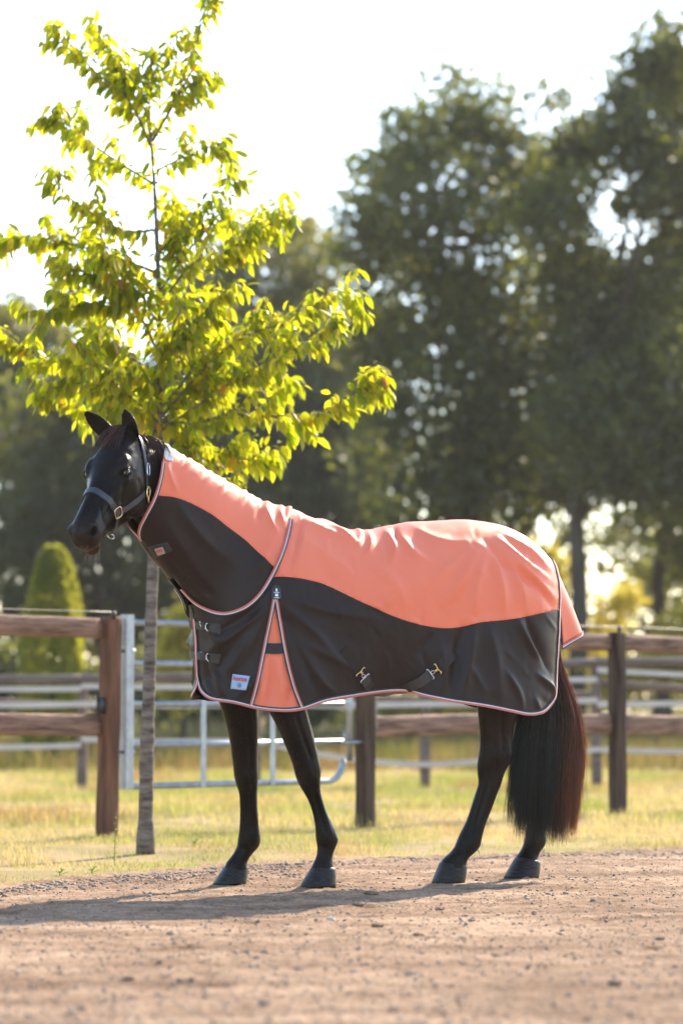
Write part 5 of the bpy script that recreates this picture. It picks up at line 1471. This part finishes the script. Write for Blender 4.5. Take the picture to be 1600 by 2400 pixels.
for side, fl in (('near', 1), ('far', -1)):
    trim(*chart_path(WITH[9:84], 90, side), off=0.014, flip=fl, it=6)
    trim(*chart_path(FRONT[15:58], 60, side), off=0.011, flip=fl)
    trim(*chart_path(GUS_L, 46, side), off=0.002, flip=fl, scale=0.68)
    trim(*chart_path(GUS_R, 46, side), off=0.002, flip=-fl, scale=0.68)
    # hem and rear edge straight from the grid border
    S = SIDE[side].reshape(NS, NT, 8)
    i0 = int(np.argmin(np.abs(CH[:, -1, 1] - 1420) + 1e3 * (np.arange(NS) > NS * 0.4)))
    hem = [S[i, -1] for i in range(i0, NS - 1, 1)]
    rear = [S[NS - 1, j] for j in range(NT - 1, 2, -1)]
    path = np.array(hem[:-4] + rear[5:])
    trim(path[:, :3], path[:, 3:6], off=0.002, flip=fl)
    # black elastic across the gusset
    Pp, Nq = chart_path([(606, 1488), (630, 1490), (656, 1488)], 12, side)
    Pp, Nq = sm_path(Pp, Nq); V, F = ribbon(np.array(Pp) + np.array(Nq) * 0.001, Nq, 0.045, 0.004); mesh_obj('elastic_strap', V, F, M_WEB, rug, smooth=False)

def surf_patch(name, quad, mat, off, side='near', nu=7, nv=7, parent=rug, th=0.002):
    """small panel lying on the rug: quad of four chart corners (tl,tr,br,bl)"""
    q = np.array(quad, float); G = []
    for v in np.linspace(0, 1, nv):
        for u in np.linspace(0, 1, nu):
            p = (q[0] * (1 - u) + q[1] * u) * (1 - v) + (q[3] * (1 - u) + q[2] * u) * v
            a, n_ = surf(p, side); G.append(a + n_ * off)
    F = [[j * nu + i, j * nu + i + 1, (j + 1) * nu + i + 1, (j + 1) * nu + i] for j in range(nv - 1) for i in range(nu - 1)]
    o = mesh_obj(name, G, F, mat, parent)
    md = o.modifiers.new('thick', 'SOLIDIFY'); md.thickness = th; md.offset = 1 
    return o
def plane_frame(quad, off, side='near'):
    q = np.array(quad, float)
    P = [surf(p, side) for p in q]
    c = sum(p[0] for p in P) / 4; n_ = nrm(sum(p[1] for p in P))
    ux = nrm((P[1][0] - P[0][0]) + (P[2][0] - P[3][0])); uy = np.cross(n_, ux)
    if np.dot(uy, UPZ) < 0: uy = -uy
    return c + n_ * off, ux, uy, n_
def flat_text(body_, size, c, ux, uy, nn, mat, parent, name='lettering', shear=0.0):
    cu = bpy.data.curves.new('t', 'FONT'); cu.body = body_; cu.size = size; cu.align_x = 'CENTER'; cu.align_y = 'CENTER'; cu.extrude = 0.0006; cu.offset = 0.0009; cu.resolution_u = 3; cu.shear = shear
    ob = bpy.data.objects.new('t', cu); COL.objects.link(ob)
    me = bpy.data.meshes.new_from_object(ob.evaluated_get(bpy.context.evaluated_depsgraph_get()))
    bpy.data.objects.remove(ob)
    V = np.zeros(len(me.vertices) * 3); me.vertices.foreach_get('co', V); V = V.reshape(-1, 3)
    F = [list(p.vertices) for p in me.polygons]; bpy.data.meshes.remove(me)
    W = c + V[:, 0:1] * ux + V[:, 1:2] * uy + V[:, 2:3] * nn
    return mesh_obj(name, W, F, mat, parent, smooth=False)
# pale blue brand label
LQ = [(535, 1548), (574, 1553), (565, 1586), (530, 1582)]
lab = surf_patch('brand_label', LQ, M_LABEL, 0.003)
c, ux, uy, n_ = plane_frame(LQ, 0.0095)
flat_text('horze', 0.026, c + uy * 0.015, ux, uy, n_, M_INKRED, lab)
ang = np.linspace(0, 2 * math.pi, 25)
ring = np.array([c - uy * 0.013 + ux * 0.0088 * math.cos(a) + uy * 0.0088 * math.sin(a) for a in ang])
V, F = ribbon(ring, np.repeat(n_[None], 25, 0), 0.0018, 0.0008); mesh_obj('emblem_ring', V, F, M_INKNAVY, lab, smooth=False)
hd = [(-.5, -.1), (-.2, .35), (.05, .6), (.15, .45), (.4, .2), (.55, -.25), (.5, -.7), (.1, -.75), (.05, -.35), (-.15, -.15), (-.4, -.3)]
V = [c - uy * 0.013 + ux * x * 0.0075 + uy * y * 0.0075 for (x, y) in hd]; mesh_obj('emblem', V, [list(range(len(hd)))], M_INKNAVY, lab, smooth=False)
# teal tag above the gusset
TQ = [(623, 1350), (644, 1350), (645, 1377), (622, 1377)]
tg = surf_patch('fabric_tag', TQ, M_TAG, 0.007, th=0.003)
tg2 = surf_patch('tag_top', [(629, 1345), (638, 1345), (644, 1351), (623, 1351)], M_TAG, 0.007, th=0.0025, parent=tg)
c, ux, uy, n_ = plane_frame(TQ, 0.0125)
flat_text('8', 0.017, c + uy * 0.014, ux, uy, n_, M_INKWHITE, tg, 'printed_symbol')
for dy, w in ((0.0045, 0.0125), (-0.0195, 0.0125)):
    V, F = box(c + uy * dy, ux, uy, n_, w, 0.0013, 0.0004); mesh_obj('printed_bar', V, F, M_INKWHITE, tg, smooth=False)
V, F = box(c - uy * 0.0075, ux, uy, n_, 0.007, 0.006, 0.0004); mesh_obj('printed_symbol', V, F, M_INKWHITE, tg, smooth=False)
# neck straps: touch-tape closures under the throat
ns_ = surf_patch('neck_closure', [(344, 1253), (384, 1243), (396, 1262), (360, 1278)], M_STRAP, 0.012, th=0.003)
nl_ = surf_patch('closure_label', [(358, 1256), (374, 1252), (381, 1266), (366, 1271)], M_GREYLAB, 0.0165, parent=ns_, th=0.001)
surf_patch('closure_print', [(360, 1257), (373, 1254), (376, 1261), (364, 1264)], M_PINK, 0.019, parent=nl_, th=0.0006)
ns2 = surf_patch('neck_closure', [(400, 1316), (432, 1302), (442, 1318), (414, 1338)], M_CHAR, 0.012, th=0.003)
# chest straps with steel clips
def wire(name, pts, r, mat, parent): 
    V, F = tube(np.array(pts), r, 6); return mesh_obj(name, V, F, mat, parent)
def clip_hook(parent, c, ax, up, nn, s=1.0):
    P = lambda x, y, z=0.006: c + ax * x * s + up * y * s + nn * z
    wire('clip', catmull([P(-.030, .018), P(-.022, .020), P(-.026, .008), P(-.012, -.006), P(.004, -.012), P(.014, -.002), P(.012, .008)], 20), 0.0032, M_STEEL, parent)
    wire('clip_ring', catmull([P(.030, .016), P(.018, .014), P(.012, .002), P(.018, -.012), P(.030, -.020)], 16), 0.0032, M_STEEL, parent)
for (x0, y0) in ((486, 1438), (486, 1508)):
    quad = [(x0, y0 - 10), (x0 + 26, y0 - 8), (x0 + 25, y0 + 10), (x0, y0 + 10)]
    sp = surf_patch('chest_strap', [(x0 - 2, y0 - 8), (x0 + 22, y0 - 5), (x0 + 21, y0 + 20), (x0 - 2, y0 + 14)], M_STRAP, 0.004, th=0.003)
    a, n_ = surf((x0 - 14, y0)); ax = nrm(surf((x0 - 6, y0))[0] - surf((x0 - 20, y0 - 2))[0]); up = np.cross(n_, ax)
    up = up if up[2] > 0 else -up
    clip_hook(sp, a, ax, up, n_, 0.9)
    # the webbing continues round the far side of the chest
    pts = []; nn_ = []
    for q in ((x0 - 12, y0), (462, y0 - 2)):
        p, n2 = surf(q); pts.append(p + n2 * 0.006); nn_.append(n2)
    for q in ((462, y0 - 4), (475, y0 - 6), (500, y0 - 8)):
        p, n2 = surf(q, 'far'); pts.append(p + n2 * 0.006); nn_.append(n2)
    Pc = catmull(pts, 16); Nc = nrm(catmull(nn_, 16))
    V, F = ribbon(Pc, Nc, 0.035, 0.003); mesh_obj('strap_end', V, F, M_STRAP, sp, smooth=False)
# crossed belly straps with T clips
def belly(pt, ang, tail_pts):
    a, n_ = surf(pt)
    ax = nrm(surf((pt[0] + 12 * math.cos(ang), pt[1] + 12 * math.sin(ang)))[0] - a)   # along the strap, downwards
    sd = np.cross(n_, ax)
    upper = [surf((pt[0] - q * math.cos(ang), pt[1] - q * math.sin(ang))) for q in (2, 20, 45, 70)]
    V, F = ribbon(np.array([u[0] + u[1] * 0.003 for u in upper]), np.array([u[1] for u in upper]), 0.045, 0.003)
    s_ = mesh_obj('surcingle_top', V, F, M_CHAR, rug, smooth=False)
    P = lambda x, y: a + sd * x + ax * y + n_ * 0.010
    wire('clip', catmull([P(-.026, -.012), P(-.024, -.020), P(0, -.016), P(.024, -.020), P(.026, -.012)], 14), 0.003, M_BRASS, s_)
    wire('clip', [P(0, -.018), P(0, .006)], 0.0035, M_BRASS, s_)
    wire('clip', [P(.006, -.018), P(.005, .004)], 0.0025, M_BRASS, s_)
    rg = [P(.008 * math.cos(q), .010 + .008 * math.sin(q)) for q in np.linspace(0, 6.28, 12)]
    wire('clip_ring', rg, 0.0022, M_STEEL, s_)
    wire('clip_bar', catmull([P(-.026, .030), P(-.024, .020), P(0, .021), P(.024, .020), P(.026, .030)], 14), 0.003, M_STEEL, s_)
    pts = [a + ax * 0.024 + n_ * 0.008] + tail_pts
    Pq = catmull(pts, 18)
    Nq = nrm(np.repeat(n_[None], 18, 0) * np.linspace(1, 0.35, 18)[:, None] + np.array([0, 0, -1.0]) * np.linspace(0, .9, 18)[:, None])
    V, F = ribbon(Pq, Nq, 0.045, 0.003); mesh_obj('surcingle', V, F, M_STRAP, rug, smooth=False)
mid1 = hpd(862, 1586, 0.20); mid2 = hpd(905, 1590, 0.02); mid3 = hpd(930, 1592, -0.15)
belly((828, 1548), math.radians(55), [hpd(842, 1570, 0.265), hpd(858, 1586, 0.20), hpd(890, 1592, 0.02), hpd(920, 1588, -0.2)])
belly((996, 1541), math.radians(140), [hpd(965, 1566, 0.275), hpd(930, 1582, 0.24), hpd(890, 1590, 0.12), hpd(850, 1588, -0.1)])

# ---- tail flap: a sheet over the dock, spine along the back line, open towards the legs
fl_sp = catmull([hpd(1240, 1265, 0.0), hpd(1262, 1292, 0.0), hpd(1288, 1345, 0.0), hpd(1312, 1395, 0.0), hpd(1334, 1450, 0.0)], 26)
def flap_side(s):
    e = [hpd(1252, 1286, .12), hpd(1272, 1325, .12), hpd(1281, 1370, .12), hpd(1287, 1425, .12), hpd(1291, 1484, .115)]
    vo = [.12, .12, .12, .12, .115]
    if s < 0: e = [p - HV * 2 * v for p, v in zip(e, vo)]
    return catmull(e, 26)
NF = 14
rows = []
eN, eF = flap_side(1), flap_side(-1)
for i in range(26):
    row = []
    for q in np.linspace(-1, 1, 2 * NF + 1):
        e = eN[i] if q >= 0 else eF[i]
        w = abs(q)
        p = fl_sp[i] * (1 - w) + e * w + nrm(fl_sp[i] - (eN[i] + eF[i]) / 2 + np.array([0, 0, 1e-6])) * 0.035 * math.sin(math.pi * w) * (0.4 + i / 26)
        p = p + HV * (0.006 * math.sin(w * 9 + i * 0.12) * (i / 26))
        row.append(p)
    rows.append(row)
G = np.array(rows); m = 2 * NF + 1
F = [[i * m + j, i * m + j + 1, (i + 1) * m + j + 1, (i + 1) * m + j] for i in range(25) for j in range(m - 1)]
tf = mesh_obj('tail_flap', G.reshape(-1, 3), F, M_ORANGE, rug)
md = tf.modifiers.new('thick', 'SOLIDIFY'); md.thickness = 0.003; md.offset = 0
low = G[25]; nlow = nrm(np.array([HV * q * 1.2 + HU * (1 - abs(q)) for q in np.linspace(-1, 1, m)]))
trim(low - UPZ * 0.004, nlow, off=0.002, flip=1, parent=tf)
for col_, q in ((G[:, -1], 1), (G[:, 0], -1)):
    nn_ = np.repeat((HV * q)[None], 26, 0)
    V, F = ribbon(col_[3:], nn_[3:], 0.008, 0.003); mesh_obj('binding', V, F, M_NAVY, tf, smooth=False)

# ================================================================== HEADCOLLAR
M_LEATHER = pmat('headcollar_leather', (0.030, 0.034, 0.042), (0.055, 0.060, 0.070), scale=18, rough=0.42, bump=0.15, bscale=200, spec=0.5)
M_LEATHERP = pmat('headcollar_padding', (0.016, 0.017, 0.020), (0.024, 0.025, 0.028), scale=18, rough=0.5, bump=0.15, bscale=200)
hc = thing('headcollar', hl(0.30, -0.1, 0), 'dark grey leather headcollar with brass fittings on the horse head', 'headcollar')
def cast(px, py):
    d = ray(px * S98, py * S98); d = d / np.linalg.norm(d)
    hit = SKIN_BVH.ray_cast(Vector(EYE_), Vector(d))
    if hit[0] is None:
        # off the silhouette: nearest skin point to the ray near the head
        p = EYE_ + d * np.linalg.norm(POLL - EYE_); loc, n_, _, _ = SKIN_BVH.find_nearest(Vector(p)); return np.array(loc), np.array(n_)
    return np.array(hit[0]), np.array(hit[1])
def near_skin(p):
    loc, n_, _, _ = SKIN_BVH.find_nearest(Vector(p)); return np.array(loc), np.array(n_)
def mirror(p):
    return p - 2 * E_R * np.dot(p - POLL, E_R)
def strap(name, P, w, off=0.004, th=0.004, mat=None, it=6, pad=False):
    P = catmull(P, max(16, int(len(P) * 8)))
    R = [near_skin(p) for p in P]
    Ps = np.array([r[0] for r in R]); Ns = np.array([r[1] for r in R])
    Ps, Ns = sm_path(Ps, Ns, it)
    V, F = ribbon(Ps + Ns * off, Ns, w, th); o = mesh_obj(name, V, F, mat or M_LEATHER, hc, smooth=False)
    if pad:
        V, F = ribbon(Ps + Ns * (off - 0.004), Ns, w * 1.25, 0.0045); mesh_obj('padding', V, F, M_LEATHERP, o, smooth=False)
    return o
nb_px = [(192, 1142), (205, 1133), (222, 1133), (238, 1143), (252, 1158), (262, 1168)]
NBP = [cast(*p)[0] for p in nb_px[1:]]
ring_c = cast(268, 1177)[0]
far_ring = mirror(ring_c)
mid_top = hl(np.dot(NBP[1] - POLL, E_D), 0.01, 0)
# noseband goes over the nose in the head's own frame
t_r = np.dot(ring_c - POLL, E_D)
top_t = float(np.dot(cast(211, 1128)[0] - POLL, E_D))
over = [ring_c, hl(t_r * .55 + top_t * .45, -0.045, 0.066), hl(top_t, -0.010, 0.036), hl(top_t - 0.004, 0.006, 0), hl(top_t, -0.010, -0.036), hl(t_r * .55 + top_t * .45, -0.045, -0.066), far_ring]
strap('noseband', over, 0.026, pad=True)
for s in (1, -1):
    fx = (lambda p: p) if s > 0 else mirror
    cheek = [ring_c, cast(290, 1166)[0], cast(312, 1150)[0], cast(330, 1134)[0]]
    strap('cheek_strap', [fx(p) for p in cheek], 0.026)
    crown = [cast(336, 1125)[0], cast(335, 1098)[0], cast(333, 1070)[0], cast(329, 1040)[0], cast(322, 1012)[0], hl(-0.058, -0.03, 0.03)]
    strap('crown_strap', [fx(p) for p in crown] + [hl(-0.062, -0.035, 0)], 0.021)
    thr = [cast(337, 1140)[0], cast(337, 1165)[0], cast(330, 1190)[0], hl(0.10, -0.27, 0.02)]
    strap('throat_strap', [fx(p) for p in thr] + [hl(0.105, -0.28, 0)], 0.019)
    chin = [ring_c, hl(t_r + 0.02, -0.16, 0.050), hl(t_r + 0.03, -0.20, 0.022), hl(t_r + 0.032, -0.21, 0)]
    strap('chin_strap', [fx(p) for p in chin], 0.019, off=0.006)
    # square brass ring at the noseband, oval ring and buckle at the cheek
    def frame_at(px, py, dx, dy):
        a, n_ = cast(px, py); b, _ = cast(px + dx, py + dy)
        ax = nrm(b - a - n_ * np.dot(b - a, n_)); return a, ax, np.cross(n_, ax), n_
    a, ax, up, n_ = frame_at(267, 1177, 8, -6)
    sq = [a + ax * x + up * y + n_ * 0.012 for (x, y) in ((-.019, -.019), (.019, -.019), (.019, .019), (-.019, .019), (-.019, -.019))]
    V, F = tube(np.array([fx(p) for p in catmull(sq, 40)]), 0.0032, 6); rg = mesh_obj('square_ring', V, F, M_BRASS, hc)
    a, ax, up, n_ = frame_at(336, 1130, 0, -12)
    ov = [a + ax * 0.024 * math.cos(q) + up * 0.014 * math.sin(q) + n_ * 0.011 for q in np.linspace(0, 6.283, 26)]
    V, F = tube(np.array([fx(p) for p in ov]), 0.003, 6); mesh_obj('cheek_ring', V, F, M_BRASS, hc)
    a, ax, up, n_ = frame_at(335, 1079, 0, -12)
    bk = [a + ax * 0.026 * np.sign(math.cos(q)) * abs(math.cos(q)) ** .6 + up * 0.014 * np.sign(math.sin(q)) * abs(math.sin(q)) ** .6 + n_ * 0.012 for q in np.linspace(0, 6.283, 32)]
    V, F = tube(np.array([fx(p) for p in bk]), 0.0026, 6); mesh_obj('buckle', V, F, M_STEEL, hc)
    a, ax, up, n_ = frame_at(337, 1153, 0, 12)
    hk = catmull([a + ax * x + up * y + n_ * 0.013 for (x, y) in ((-.028, .004), (-.01, -.008), (.006, .006), (.022, .005), (.026, -.004))], 22)
    V, F = tube(np.array([fx(p) for p in hk]), 0.0036, 6); mesh_obj('snap_hook', V, F, M_BRASS, hc)
lead = hl(t_r + 0.04, -0.215, 0)
rg = [lead + E_R * 0.016 * math.cos(q) - E_F * (0.012 + 0.016 * math.sin(q)) for q in np.linspace(0, 6.283, 20)]
V, F = tube(np.array(rg), 0.003, 6); mesh_obj('lead_ring', V, F, M_STEEL, hc)

# ================================================================== HAZE: thin sunlit air round the whole scene
hz = bpy.data.materials.new('haze_air'); hz.use_nodes = True
nt = hz.node_tree; nt.nodes.clear()
pv = nt.nodes.new('ShaderNodeVolumePrincipled'); mo = nt.nodes.new('ShaderNodeOutputMaterial')
pv.inputs['Color'].default_value = (0.95, 0.95, 0.93, 1); pv.inputs['Density'].default_value = 0.0003; pv.inputs['Anisotropy'].default_value = 0.35
nt.links.new(pv.outputs[0], mo.inputs['Volume'])
V, F = box((0, 720, 9.0), (1, 0, 0), (0, 1, 0), (0, 0, 1), 950, 830, 10.2)
hzo = mesh_obj('haze', V, F, hz, smooth=False); tag(hzo, kind='stuff')
